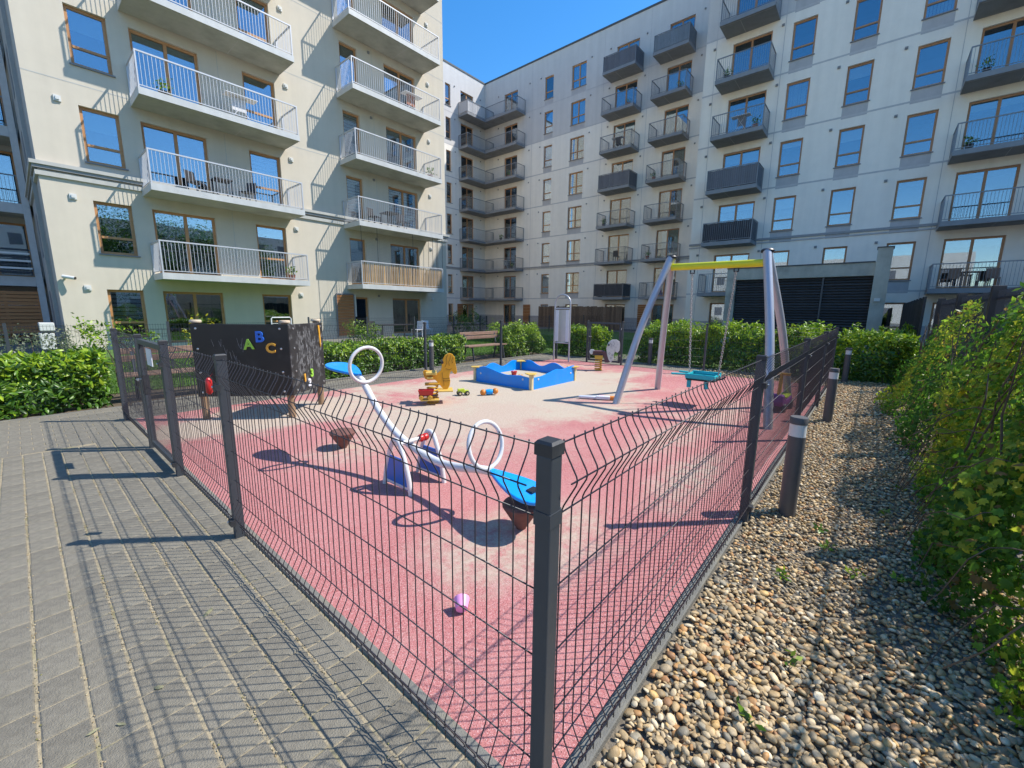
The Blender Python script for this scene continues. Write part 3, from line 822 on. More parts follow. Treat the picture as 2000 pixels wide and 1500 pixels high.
# balcony doors and boxes at ground level
mb = MB()
for i in range(14): mb.box(10.36, 11.24, 20.21, 20.235, 0.16 + i * 0.145, 0.16 + i * 0.145 + 0.13)
mb.build('wood_shutter', 'slat_wood', bl)
MB().box(10.32, 10.36, 20.19, 20.27, .06, 2.2).box(11.24, 11.28, 20.19, 20.27, .06, 2.2).box(10.36, 11.24, 20.19, 20.27, 2.18, 2.24).build('shutter_frame', 'sill', bl)
MB().box(11.29, 11.33, 20.12, 20.28, 1.1, 2.2).build('shutter_edge', 'vent', bl)

# ---- far building: long wing and the return that closes the court
bf = thing('apartment_building', (38.0, 22.0, 0), 'tall shaded grey apartment block closing the far corner of the court, with corner balconies', 'building')
f1 = Fac('x', 34.1); fw = Fac('y', 33.1)
o1 = []; w1 = []; o2 = []; w2 = []
for k in range(8):
    h = head(k); fb = h - 2.27 if k else 0.10
    for (a, b, kd, lo) in ((24.5, 25.45, 'T', h - 1.85), (21.1, 22.55, 'DT', h - 1.85), (16.4, 18.3, 'D', fb), (12.25, 14.05, 'D', fb), (28.7, 30.4, 'D', fb)):
        o1.append((a, b, max(lo, 0.08), h)); w1.append((o1[-1], kd, k))
    for (a, b, kd, lo) in ((28.75, 29.4, 'T', h - 1.85), (30.7, 32.4, 'D', fb)):
        o2.append((a, b, max(lo, 0.08), h)); w2.append((o2[-1], kd, k))
zones = [(0.95, 2), (17.15, 0), (99, 1)]
mb = MB()
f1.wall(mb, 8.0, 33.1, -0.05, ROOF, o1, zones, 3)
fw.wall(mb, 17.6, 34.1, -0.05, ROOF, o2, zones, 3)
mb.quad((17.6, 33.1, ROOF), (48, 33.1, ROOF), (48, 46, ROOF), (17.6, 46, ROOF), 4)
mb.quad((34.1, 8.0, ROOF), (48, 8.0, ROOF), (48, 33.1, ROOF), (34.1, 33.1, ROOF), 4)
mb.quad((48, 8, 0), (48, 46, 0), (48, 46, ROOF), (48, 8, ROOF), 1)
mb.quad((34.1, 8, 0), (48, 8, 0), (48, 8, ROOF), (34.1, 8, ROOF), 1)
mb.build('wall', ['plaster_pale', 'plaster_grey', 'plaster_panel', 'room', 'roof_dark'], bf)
for fac, lst in ((f1, w1), (fw, w2)):
    for (o, kd, k) in lst:
        q = rr.random(); bd = None; dr = .5
        if q < 0.22: bd = ('blind_green', 'roll'); dr = rr.choice((.2, .4, .6))
        elif q < 0.48: bd = ('curtain', 'curtain')
        elif q < 0.62: bd = ('blind_white', 'stripe'); dr = rr.choice((.5, .9))
        window(fac, *o, kd, bf, 'frame_dark' if rr.random() < .45 else 'frame_wood', kd in ('T', 'DT'), bd, dr)
scr1 = {7: 'screen_grey', 4: 'screen_grey', 1: 'screen_black'}
scr2 = {7: 'screen_blue'}
for k in range(1, 8):
    balcony(f1, 15.95, 18.7, slab_z(k), 1.5, bf, 'slab_dark', 'flashing_dark', 'rail_dark', scr1.get(k))
    balcony(f1, 12.05, 14.6, slab_z(k), 1.5, bf, 'slab_dark', 'flashing_dark', 'rail_dark', scr2.get(k))
    balcony(f1, 27.7, 31.75, slab_z(k), 1.35, bf, 'slab_dark', 'flashing_dark', 'rail_dark', None, (1, 0))
    balcony(fw, 30.35, 34.06, slab_z(k), 1.32, bf, 'slab_dark', 'flashing_dark', 'rail_dark', 'cloth_white' if k == 7 else None, (1, 0), th=0.185)
    for (u, m) in ((20.6, .05), (18.85, .05), (15.8, .05), (11.6, .05), (25.9, .05), (31.2, .05), (27.2, .05)): vent(f1, u, head(k) + 0.05, bf, 'vent_dark', m)
    for u in (29.9, 33.4): vent(fw, u, head(k) + 0.05, bf, 'vent_dark', .05)
for k in range(1, 8):
    if k == 2: continue
    band(f1, 8.0, 33.05, 0.006, FH * k - 0.30, FH * k - 0.22, 'plaster_groove', bf, 'render_joint')
    band(fw, 17.6, 34.0, 0.006, FH * k - 0.30, FH * k - 0.22, 'plaster_groove', bf, 'render_joint')
for (za, zb, w, mt) in ((5.62, 5.74, .07, 'cornice_dark'), (5.50, 5.58, .05, 'plaster_panel')):
    band(f1, 8.0, 33.0, w, za, zb, mt, bf); band(fw, 17.6, 33.9, w, za, zb, mt, bf)
for k in range(8):
    for (a, b) in ((24.5, 25.45), (21.1, 22.55)):
        zb = head(k) - 1.90
        band(f1, a, b, 0.005, max(0.1, zb - 0.42), zb, 'plaster_panel', bf, 'spandrel_panel')
band(f1, 8.0, 33.1, 0.05, ROOF - 0.02, ROOF + 0.12, 'roof_dark', bf, 'parapet_cap'); band(fw, 17.6, 34.05, 0.05, ROOF - 0.02, ROOF + 0.12, 'roof_dark', bf, 'parapet_cap')
for (y0, y1, fac) in ((26.7, 27.6, f1), (14.5, 15.2, f1)):
    mb = MB()
    for i in range(13): fac.box(mb, y0, y1, 0.06, 0.085, 0.12 + i * .15, 0.12 + i * .15 + .13)
    mb.build('wood_shutter', 'slat_wood', bf)
mb = MB()
for i in range(13): fw.box(mb, 29.9, 30.65, 0.06, 0.085, 0.12 + i * .15, 0.12 + i * .15 + .13)
mb.build('wood_shutter', 'slat_wood', bf)

# ---- nearer block on the right
br = thing('apartment_building', (34.0, -2.0, 0), 'shaded grey apartment block on the right with blue sky mirrored in its brown-framed windows', 'building')
f2 = Fac('x', 28.6)
o3 = []; w3 = []
for k in range(8):
    h = head(k); fb = h - 2.27 if k else .10
    for (a, b, kd, lo) in ((6.05, 8.0, 'D', fb), (4.05, 5.1, 'T', h - 1.82), (1.5, 2.52, 'T', h - 1.82), (-1.1, -0.04, 'T', h - 1.82), (-3.97, -2.05, 'D', fb), (-7.6, -6.5, 'T', h - 1.82)):
        o3.append((a, b, max(lo, .08), h)); w3.append((o3[-1], kd, k))
mb = MB()
f2.wall(mb, -14.0, 9.5, -.05, ROOF, o3, [(0.95, 2), (17.15, 0), (99, 1)], 3)
mb.quad((28.6, 9.5, -.05), (34.05, 9.5, -.05), (34.05, 9.5, ROOF), (28.6, 9.5, ROOF), 0)
mb.quad((28.6, -14, ROOF), (44, -14, ROOF), (44, 9.5, ROOF), (28.6, 9.5, ROOF), 4)
mb.quad((28.6, -14, 0), (44, -14, 0), (44, -14, ROOF), (28.6, -14, ROOF), 1)
mb.quad((44, -14, 0), (44, 9.5, 0), (44, 9.5, ROOF), (44, -14, ROOF), 1)
mb.build('wall', ['plaster_pale', 'plaster_grey', 'plaster_panel', 'room', 'roof_dark'], br)
for (o, kd, k) in w3:
    q = rr.random(); bd = None; dr = .5
    if kd == 'D' and q < .5: bd = ('blind_green', 'roll'); dr = rr.choice((.15, .25))
    elif q < 0.2: bd = ('blind_white', 'roll'); dr = rr.choice((.15, .3))
    elif q < 0.42: bd = ('curtain', 'curtain')
    window(f2, *o, kd, br, 'frame_dark', kd == 'T', bd, dr)
for k in range(1, 8):
    balcony(f2, 5.75, 8.4, slab_z(k), 1.47, br, 'slab_dark', 'flashing_dark', 'rail_dark', {3: 'screen_grey', 2: 'screen_black'}.get(k))
    balcony(f2, -6.3 if k > 1 else -4.9, -1.7, slab_z(k), 1.47, br, 'slab_dark', 'flashing_dark', 'rail_dark')
    for u in (5.58, 2.88, 0.38, 9.0): vent(f2, u, head(k) + .06, br, 'vent_dark', .06)
    if k != 2: band(f2, -14, 9.5, 0.006, FH * k - 0.30, FH * k - 0.22, 'plaster_groove', br, 'render_joint')
for k in range(8):
    for (a, b) in ((4.05, 5.1), (1.5, 2.52), (-1.1, -.04)):
        zb = head(k) - 1.87
        band(f2, a, b, 0.005, max(.1, zb - 0.57), zb, 'plaster_panel', br, 'spandrel_panel')
for (za, zb, w, mt) in ((5.62, 5.74, .08, 'cornice_dark'), (5.46, 5.53, .05, 'plaster_panel')): band(f2, -14, 9.55, w, za, zb, mt, br)
for u in (5.45, 8.9, -1.55):
    mb = MB(); f2.box(mb, u, u + .025, 0.002, 0.0075, 0.96, ROOF - .1); mb.build('render_joint', 'plaster_groove', br)
for u in (26.9, 15.5, 19.4):
    mb = MB(); f1.box(mb, u, u + .025, 0.002, 0.0075, 0.96, ROOF - .1); mb.build('render_joint', 'plaster_groove', bf)
band(f2, -14, 9.5, 0.05, ROOF - .02, ROOF + .12, 'roof_dark', br, 'parapet_cap')

# ---- wing seen past the left edge of the near block
bw = thing('apartment_building', (-6.0, 30.0, 0), 'shaded wing with stacked grey balconies at the left edge behind the cream block', 'building')
fq = Fac('y', 28.6)
o4 = []
for k in range(8):
    h = head(k)
    for a in (-1.3, -4.2, -7.4): o4.append((a, a + 2.1, max(h - 2.27, .1), h))
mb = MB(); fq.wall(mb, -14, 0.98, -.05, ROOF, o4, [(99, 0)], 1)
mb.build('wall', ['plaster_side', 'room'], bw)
for o in o4: window(fq, *o, 'D', bw, 'frame_wood', False)
for k in range(1, 8): balcony(fq, -9.0, 0.95, slab_z(k), 1.6, bw, 'slab_light', 'plaster_groove', 'rail_dark', th=0.36)
mb = MB()
for z in (0.0,): mb.box(0.72, 0.92, 26.78, 26.96, 0, 22)
mb.build('pillar', 'plaster_groove', bw)
mb = MB()
for i in range(12): mb.box(-3.0, 0.72, 26.92, 26.95, .35 + i * .145, .35 + i * .145 + .125)
mb.build('slat_screen', 'slat_wood', bw)
for i in range(7): MB().bar((-3.0, 26.9 - .04 * i, 3.74 - .15 * i), (0.68, 26.9 - .04 * i, 3.74 - .15 * i), .02, .075).build('awning_stripe', 'cloth_white' if i % 2 else 'awning_dark', bw)

# ---- concrete plant house with louvres
pl = thing('louvre_house', (24.5, 2.8, 0), 'low concrete plant house with black horizontal louvres behind the far hedge', 'building')
LX = 22.0
MB().box(LX, LX + .5, 5.1, 5.5, 0, 3.0).box(LX, LX + .5, 0.2, 5.5, 3.0, 3.5).box(LX + .5, 27.0, 5.0, 5.4, 0, 3.5).box(LX + .5, 27.0, 0.2, 5.0, 3.25, 3.5).build('frame', 'concrete_old', pl)
MB().box(LX - .12, LX + .6, -0.25, 0.2, 0, 4.02).build('pillar', 'concrete_old', pl)
MB().box(LX - .03, LX + .6, 0.22, 5.52, 3.502, 3.55).build('roof_edge', 'roof_dark', pl)
MB().box(LX - .15, LX + .65, -.28, .23, 4.022, 4.06).build('pillar_cap', 'roof_dark', pl)
MB().box(LX + .30, LX + .34, .2, 5.1, 0, 3.0).build('backing', 'cap_black', pl)
lm = MB().obox((0, 0, 0), V(-0.05, 0, -0.035), V(0, 2.44, 0), V(-0.004, 0, 0.006)).mesh('louvre_blade', 'louvre')
for i in range(26): inst('louvre_blade', lm, pl, (LX + .13, 2.65, .12 + i * .112))
for y in (1.8, 3.5): MB().box(LX + .05, LX + .07, y - .03, y + .03, 0, 3.0).build('mullion', 'louvre', pl)
MB().box(LX - .19, LX - .122, -.09, .09, 2.0, 2.12).build('lamp', 'vent', pl)

# ---- houses behind the viewer that only the window panes show
def back_house(x0, x1, y0, y1, h, label, axis, plane, u0, u1):
    t = thing('apartment_building', ((x0 + x1) / 2, (y0 + y1) / 2, 0), label, 'building')
    MB().box(x0, x1, y0, y1, -.05, h).build('wall', 'plaster_pale', t)
    mb = MB(); u = u0
    while u < u1:
        for k in range(int(h / FH)):
            z = .9 + k * FH
            if axis == 'y': mb.box(u, u + 1.3, plane, plane + .03, z, z + 1.5)
            else: mb.box(plane, plane + .03, u, u + 1.3, z, z + 1.5)
        u += 3.1
    stuff(mb.build('windows', 'sill', t))
back_house(-20, 60, -45, -33, 12.2, 'apartment block behind the viewer, mirrored dark in the low panes of the cream block', 'y', -33, -18, 58)
back_house(-45, -33, -10, 45, 10.4, 'sunlit apartment block behind the viewer, mirrored pale in the low panes on the right', 'x', -33, -8, 43)

# ------------------------------------------------------------------ mesh fences
def fold(pts, r=0.014):
    """round the corners of a wire profile"""
    out = [pts[0]]
    for a, b, c in zip(pts, pts[1:], pts[2:]):
        a, b, c = (np.array(q, float) for q in (a, b, c))
        u = a - b; v = c - b
        if abs(np.cross(u, v)) < 1e-9: continue
        u /= np.linalg.norm(u); v /= np.linalg.norm(v)
        out += [tuple(b + u * r), tuple(b + (u + v) * r * .28), tuple(b + v * r)]
    return out + [pts[-1]]
WPROF = fold([(0, 1.201), (0, 1.180), (.048, 1.10), (0, 1.012), (0, .255), (.048, .165), (0, .075), (0, .022)])
HW = [(0, 1.195), (.048, 1.10), (0, 1.005), (0, .80), (0, .60), (0, .40), (0, .262), (.048, .165), (0, .068)]
WR = 0.0022
def vwire(n=5):
    return MB().tube([(0, -w, z) for w, z in WPROF], WR, n).mesh('wire', 'wire', True)
VW = vwire(6)
def panel(parent, p0, p1, out, detail):
    """welded mesh panel from p0 to p1 (ground points), folds standing out along `out`"""
    p0 = Vector(p0); p1 = Vector(p1); d = p1 - p0; L = d.length; d.normalize(); out = Vector(out)
    rz = math.atan2(d.y, d.x)
    side = 1 if (Vector((d.y, -d.x, 0)).dot(out) > 0) else -1      # local -y is outward when side is 1
    mb = MB()
    for (w, z) in HW:
        o = w + 0.005 if w == 0 else w - 0.004
        mb.tube([(0, -side * o, z), (L, -side * o, z)], WR * 1.1, 5)
    n = round(L / 0.05)
    if not detail:
        prof = [(0, 1.201), (0, 1.180), (.048, 1.10), (0, 1.012), (0, .255), (.048, .165), (0, .075), (0, .022)]
        for i in range(n):
            x = L * (i + .5) / n
            mb.tube([(x, -side * w, z) for w, z in prof], WR, 4, caps=False)
    me = mb.mesh('mesh_panel', 'wire', True)
    po = inst('mesh_panel', me, parent, p0 + V(0, 0, .018), (0, 0, rz))
    if not detail: stuff(po)
    else:
        me2 = VW if side == 1 else cached('vw-', lambda: MB().tube([(0, w, z) for w, z in WPROF], WR, 6).mesh('wire', 'wire', True))
        for i in range(n):
            o = bpy.data.objects.new('wire', me2); COL.objects.link(o); o.parent = po
            o.location = (L * (i + .5) / n, 0, 0); o.rotation_euler = (random.gauss(0, .002), random.gauss(0, .002), 0)
    return po
POST = cached('post', lambda: MB().box(-.02, .02, -.03, .03, -.05, 1.208).mesh('post', 'anthracite'))
POSTC = cached('postc', lambda: MB().box(-.0235, .0235, -.0235, .0235, -.05, 1.195).mesh('post', 'anthracite'))
def cap_mesh(a, b, name):
    mb = MB(); mb.box(-a, a, -b, b, 0, .030)
    i = len(mb.v); e = .006
    mb.v += [(-a, -b, .030), (a, -b, .030), (a, b, .030), (-a, b, .030), (-a + e, -b + e, .037), (a - e, -b + e, .037), (a - e, b - e, .037), (-a + e, b - e, .037)]
    for k in range(4): mb.f.append((i + k, i + (k + 1) % 4, i + 4 + (k + 1) % 4, i + 4 + k)); mb.m.append(0)
    mb.f.append((i + 4, i + 5, i + 6, i + 7)); mb.m.append(0)
    return mb.mesh(name, 'anthracite_cap')
CAP = cap_mesh(.0225, .0325, 'cap'); CAPC = cap_mesh(.0265, .0265, 'cap')
CLAMP = MB().box(-.03, .03, -.014, .014, -.02, .02).mesh('clamp', 'anthracite_cap')
BOLT = MB().lathe([(.007, 0), (.007, .006), (.004, .009)], n=10, ax=(V(1, 0, 0), V(0, 0, 1), V(0, -1, 0))).mesh('bolt', 'zinc')
def post(parent, x, y, along='y', corner=False, clamps=None):
    rot = (0, 0, 0) if along == 'x' else (0, 0, math.pi / 2)
    # the broad side of the section stands across the fence line
    p = inst('post', POSTC if corner else POST, parent, (x, y, 0), (0, 0, 0) if along == 'x' else (0, 0, math.pi / 2))
    bevel(p, 0.004, 2)
    c = inst('cap', CAPC if corner else CAP, p, (x, y, 1.195 if corner else 1.208), None)
    if not corner and along != 'x': c.rotation_euler = (0, 0, 0)
    if corner: c.location = (0, 0, 1.195); c.rotation_euler = (0, 0, 0)
    else: c.location = (0, 0, 1.208)
    if clamps:
        for z in (1.035, .115):
            q = bpy.data.objects.new('clamp', CLAMP); COL.objects.link(q); q.parent = p
            q.location = (0, -.036, z)
            b = bpy.data.objects.new('bolt', BOLT); COL.objects.link(b); b.parent = p
            b.location = (.016, -.051, z + .004)
            if clamps == 2: q.location.y = .036; b.location.y = .051; b.rotation_euler = (0, 0, math.pi)
    return p
fen1 = thing('mesh_fence', (FX, 3.0, 0), 'dark grey welded mesh fence beside the block paving, running from the near corner post', 'fence')
post(fen1, FX, FY, 'x', True)
post(fen1, FX, 3.10, 'y', clamps=2); post(fen1, FX, 4.69, 'y', clamps=2); post(fen1, FX, 5.88, 'y'); post(fen1, FX, PY1 - .03, 'y')
panel(fen1, (FX, FY + .035, 0), (FX, 3.065, 0), (-1, 0, 0), True)
panel(fen1, (FX, 3.135, 0), (FX, 4.655, 0), (-1, 0, 0), True)
panel(fen1, (FX, 5.915, 0), (FX, 7.50, 0), (-1, 0, 0), True)
# corner clamp band
MB().box(FX - .0255, FX + .0255, FY - .0255, FY + .0255, 1.012, 1.05).build('clamp_band', 'anthracite', fen1)
MB().box(FX + .026, FX + .046, FY - .010, FY + .010, 1.022, 1.042).build('bolt', 'zinc', fen1)
fen2 = thing('mesh_fence', (6.0, FY, 0), 'dark grey welded mesh fence between the red playground and the pebble bed', 'fence')
xs = [FX, 3.34, 6.0, 8.54, PX1]
for x in xs[1:]: post(fen2, x, FY, 'x', clamps=1)
for i, (a, b) in enumerate(zip(xs, xs[1:])):
    panel(fen2, (a + .035, FY, 0), (b - .03, FY, 0), (0, -1, 0), i == 0)
fen3 = thing('mesh_fence', (6.0, PY1, 0), 'dark grey mesh fence along the far long side of the playground, before the benches', 'fence')
xs = [FX, 3.36, 5.88, 8.42, PX1]
for x in xs[1:]: post(fen3, x, PY1, 'x')
for a, b in zip(xs, xs[1:]): panel(fen3, (a + .035, PY1, 0), (b - .03, PY1, 0), (0, 1, 0), False)
fen4 = thing('mesh_fence', (PX1, 3.0, 0), 'dark mesh fence at the end of the playground in front of the tall hedge', 'fence')
for y in (6.46, 5.34, 3.10): post(fen4, PX1, y, 'y')
for a, b in ((7.55, 6.49), (5.31, 3.13), (3.07, .59)): panel(fen4, (PX1, b, 0), (PX1, a, 0), (1, 0, 0), False)
def gate(name, x, y0, y1, label, ang=0.0):
    g = thing(name, (x, y0, 0), label, 'gate')
    t = .022
    mb = MB()
    mb.box(x - t, x + t, y0, y0 + .05, .06, 1.20).box(x - t, x + t, y1 - .05, y1, .06, 1.20)
    mb.box(x - t, x + t, y0 + .05, y1 - .05, 1.15, 1.20).box(x - t, x + t, y0 + .05, y1 - .05, .06, .11)
    bevel(mb.build('gate_frame', 'anthracite', g), .003, 1)
    mb = MB(); n = round((y1 - y0 - .1) / .05)
    for i in range(n): y = y0 + .05 + (y1 - y0 - .1) * (i + .5) / n; mb.tube([(x, y, .11), (x, y, 1.15)], WR, 4)
    for z in (.30, .50, .70, .90): mb.tube([(x + .006, y0 + .05, z), (x + .006, y1 - .05, z)], WR, 4)
    stuff(mb.build('gate_mesh', 'wire', g))
    MB().box(x - .03, x + .03, y1 - .055, y1 - .005, .62, .82).build('lock_case', 'anthracite_cap', g)
    h = MB(); h.tube([(x - .03, y1 - .03, .78), (x - .07, y1 - .03, .78), (x - .07, y1 - .13, .78)], .008, 6); h.build('handle', 'zinc', g, True)
    for z in (.25, 1.0): MB().box(x - .018, x + .018, y0 - .03, y0 - .001, z, z + .05).build('hinge', 'zinc', g)
    return g
gate('mesh_gate', FX, 4.755, 5.80, 'dark grey gate in the fence beside the paving, near the blackboard')
gate('mesh_gate', PX1, 5.385, 6.41, 'mesh gate at the far end of the playground, behind the white spotted spring horse')
MB().box(FX - .004, FX + .004, 5.60, 5.74, 1.02, 1.15)
tag(MB().box(FX - .036, FX - .030, 5.05, 5.28, .98, 1.14).build('notice_sheet', 'white_plastic'), 'small white sheet fixed to the top of the near gate', 'notice')
mb = MB(); mb.tube([(FX - .03, 3.29, .965), (FX - .03, 3.29, .98), (FX - .03, 3.29, 1.06), (FX - .03, 3.29, 1.075)], [.008, .02, .02, .008], 10)
mb.tube([(FX - .03, 3.29, 1.07), (FX - .004, 3.29, 1.10)], .0015, 5)
tag(mb.build('hanging_tag', 'red_plastic', None, True), 'red plastic tag hanging on the fence beside a post', 'tag')

# ------------------------------------------------------------------ bollards
def bollard(x, y, label):
    b = thing('bollard_light', (x, y, 0), label, 'bollard', 'bollard lights round the playground')
    MB().lathe([(.058, -.04), (.058, .62)], (x, y, 0), 28).build('shaft', 'bollard', b, True)
    MB().lathe([(.056, .621), (.056, .715)], (x, y, 0), 28).build('lens', 'bollard_lens', b, True)
    MB().lathe([(.06, .716), (.06, .762), (.056, .768)], (x, y, 0), 28).build('cap', 'bollard', b, True)
bollard(3.73, .335, 'dark round bollard light with white band, nearest on the pebbles beside the fence')
bollard(7.43, .335, 'dark bollard light with white band, second one along the pebble strip')
bollard(12.1, .34, 'dark bollard light with white band, farthest along the pebble strip before the hedge')
bollard(11.9, 4.85, 'dark bollard light on the path behind the far gate, left of the tall hedge')
bollard(6.62, 8.3, 'dark bollard light behind the far long fence, beside a fence post and the low hedge')

# ------------------------------------------------------------------ chalkboard
P1, P2, P3 = V(1.54, 6.87, 0), V(2.37, 6.11, 0), V(3.03, 6.63, 0)
cb = thing('chalkboard', (2.3, 6.5, 0), 'black play chalkboard of two angled panels with ABC and 123 on log posts', 'chalkboard')
for p in (P1, P2, P3):
    q = MB().lathe([(.047, -.05), (.047, 1.325)], p, 14).build('post', 'log', cb, True)
    MB().lathe([(.066, 1.326), (.07, 1.334), (.07, 1.352), (.062, 1.362)], p, 16).build('post_cap', 'log_end', q, True)
def cboard(a, b, z0, z1):
    d = (b - a); L = d.length; d = d / L; n = V(d.y, -d.x, 0)
    o = a + n * .075
    ea, eb = (.03, .066) if a is P1 else (.066, .03)
    mb = MB().obox(o + d * (L + eb - ea) / 2 + V(0, 0, (z0 + z1) / 2), d * ((L + ea + eb) / 2), n * .009, V(0, 0, (z1 - z0) / 2))
    pnl = bevel(mb.build('board', 'chalkboard' if a is P1 else 'chalkboard_used', cb), .006, 2)
    for u in (.04, L - .04):
        for z in (z1 - .06, z1 - .33, z0 + .33, z0 + .06):
            c = o + d * u + n * .009 + V(0, 0, z)
            MB().lathe([(.014, 0), (.014, .006), (.006, .011)], c, 10, ax=(d, V(0, 0, 1), n)).build('bolt', 'zinc', pnl, True)
    return pnl, o, d, n, L
bA = cboard(P1, P2, .33, 1.31); bB = cboard(P2, P3, .33, 1.31)
def letter(txt, brd, u, z, size, mat, rot=0.0, name='letter'):
    pnl, o, d, n, L = brd
    cu = bpy.data.curves.new('t', 'FONT'); cu.body = txt; cu.size = size; cu.extrude = .006; cu.bevel_depth = .002; cu.offset = .004
    cu.align_x = 'CENTER'; cu.align_y = 'CENTER'; cu.resolution_u = 3
    t = bpy.data.objects.new('t', cu); COL.objects.link(t)
    dg = bpy.context.evaluated_depsgraph_get()
    me = bpy.data.meshes.new_from_object(t.evaluated_get(dg)); bpy.data.objects.remove(t); me.name = name
    me.materials.clear(); me.materials.append(MATS[mat])
    X = d; Z = n; Y = V(0, 0, 1)
    cr, sr = math.cos(rot), math.sin(rot)
    pos = o + d * u + n * .020 + V(0, 0, z)
    M = Matrix(((X.x, Y.x, Z.x, 0), (X.y, Y.y, Z.y, 0), (X.z, Y.z, Z.z, 0), (0, 0, 0, 1))) @ Matrix.Rotation(rot, 4, 'Z')
    me.transform(M)
    inst(name, me, pnl, pos)
letter('A', bA, .68, 1.035, .185, 'green_plastic', .06); letter('B', bA, .825, 1.135, .20, 'blue_plastic'); letter('C', bA, .955, .985, .18, 'gold_plastic', -.05)
letter('1', bB, .24, .52, .17, 'gold_plastic', .03, 'number'); letter('2', bB, .36, .44, .15, 'white_plastic', 0, 'number'); letter('3', bB, .44, .57, .16, 'green_plastic', 0, 'number')
pnl, o_, d_, n_, L_ = bB
mb = MB(); c = o_ + d_ * .74 + n_ * .018 + V(0, 0, 1.10)
mb.prism([(-.028, .17), (.012, .17), (.030, -.08), (.016, -.17), (-.004, -.08)], c, d_, V(0, 0, 1), n_, .012)
mb.build('pencil_shape', 'gold_plastic', pnl)
def strokes():
    mb = MB(); r = random.Random(3)
    for i in range(110):
        u = r.uniform(.10, .78); z = r.betavariate(2.4, 2.0) * .8 + .42; l = r.uniform(.03, .12); a = r.gauss(1.5, .22)
        p = o_ + d_ * u + n_ * .0100 + V(0, 0, z); q = p + d_ * (math.cos(a) * l) + V(0, 0, math.sin(a) * l)
        mb.bar(p, q, r.uniform(.003, .009), .0004, n_)
    pnl1, o1, d1, n1, L1 = bA
    for i in range(16):
        u = r.uniform(.22, .6); z = r.uniform(.75, 1.02); l = r.uniform(.05, .16); a = r.gauss(1.7, .2)
        p = o1 + d1 * u + n1 * .0100 + V(0, 0, z); q = p + d1 * (math.cos(a) * l) + V(0, 0, math.sin(a) * l)
        mb.bar(p, q, .003, .0004, n1)
    return mb
pm('chalk', (0.23, 0.235, 0.24), 0.95, 0.45, 25)
stuff(strokes().build('chalk_marks', 'chalk', cb))

# ------------------------------------------------------------------ seesaw
SX = 2.13
ss = thing('seesaw', (SX, 3.0, 0), 'white tube seesaw with ring handles and blue seats behind the near fence', 'seesaw')
def catmull(pts, k=6):
    P = [np.array(p, float) for p in pts]; P = [2 * P[0] - P[1]] + P + [2 * P[-1] - P[-2]]; out = []
    for i in range(1, len(P) - 2):
        for j in range(k):
            t = j / k; a, b, c, d = P[i - 1], P[i], P[i + 1], P[i + 2]
            out.append(tuple(.5 * ((2 * b) + (-a + c) * t + (2 * a - 5 * b + 4 * c - d) * t * t + (-a + 3 * b - 3 * c + d) * t ** 3)))
    return out + [tuple(P[-2])]
beam = catmull([(SX, 3.80, .87), (SX, 3.70, .79), (SX, 3.50, .60), (SX, 3.24, .43), (SX, 2.95, .335), (SX, 2.65, .285), (SX, 2.38, .30), (SX, 2.15, .345), (SX, 2.00, .365)])
MB().tube(beam, .033, 16).build('beam', 'seesaw_white', ss, True)
def ring(c, r, n, name='ring_handle'):
    n = Vector(n).normalized(); x = V(1, 0, 0); y = n.cross(x)
    MB().tube([Vector(c) + (x * math.cos(a) + y * math.sin(a)) * r for a in (2 * math.pi * i / 40 for i in range(40))], .0165, 10, True).build(name, 'seesaw_white', ss, True)
ring((SX, 3.66, 1.00), .172, (0, 1, .12)); ring((SX, 2.06, .555), .172, (0, 1, -.22))
def seat(c0, c1, w, name, up):
    """leaf-shaped plate from the beam end c0 to its tip c1"""
    c0 = Vector(c0); c1 = Vector(c1); d = (c1 - c0); L = d.length; d.normalize(); s = V(1, 0, 0); n = d.cross(s).normalized()
    out = []
    for i in range(28):
        a = 2 * math.pi * i / 28
        u = .5 - .5 * math.cos(a); hw = math.sin(a) * (0.62 + 0.38 * math.cos(a * 1.0 + math.pi)) * 1.12
        out.append((u * L, hw * w / 2))
    st = bevel(MB().prism(out, c0, d, s, n, .028).build('seat', 'seesaw_blue', ss), .009, 3)
    return st, n
seat((SX, 3.77, .885), (SX, 4.33, .955), .36, 'seat', 1); s2, n2 = seat((SX, 2.03, .375), (SX, 1.50, .285), .36, 'seat', 1)
MB().box(SX - .03, SX + .05, 1.60, 1.655, .322, .335).build('sticker', 'cap_black', s2)
for x in (1.955, 2.315):
    t = catmull([(x, 3.15, -.02), (x, 3.10, .18), (x, 3.01, .40), (x, 2.95, .44), (x, 2.89, .40), (x, 2.80, .18), (x, 2.76, -.02)], 5)
    lg = MB().tube(t, .021, 10).bar((x, 3.14, .05), (x, 2.77, .05), .02, .02).build('support_leg', 'seesaw_white', ss, True)
    bevel(MB().prism([(-.175, .03), (.175, .03), (.105, .29), (-.105, .29)], (x, 2.955, 0), V(0, 1, 0), V(0, 0, 1), V(1, 0, 0), .016).build('side_panel', 'panel_blue', lg), .004, 1)
MB().tube([(1.95, 2.95, .40), (2.32, 2.95, .40)], .018, 10).build('axle', 'seesaw_white', ss, True)
for x in (2.215, 2.262): MB().lathe([(.001, -.02), (.030, -.02), (.036, 0), (.030, .02), (.001, .02)], (x, 2.95, .40), 16, ax=(V(0, 1, 0), V(0, 0, 1), V(1, 0, 0))).build('bearing', 'red_plastic', ss, True)
def buffer_(x, y, label):
    tag(MB().lathe([(.030, -.02), (.038, .010), (.118, .140), (.136, .168), (.138, .180), (.126, .196), (.09, .207), (.05, .213), (.001, .216)], (x, y, 0), 28).build('rubber_buffer', 'buffer_rubber', None, True), label, 'buffer', 'rubber buffers of the seesaw')
buffer_(2.19, 4.33, 'brown rubber cone buffer on the red ground under the raised seesaw seat')
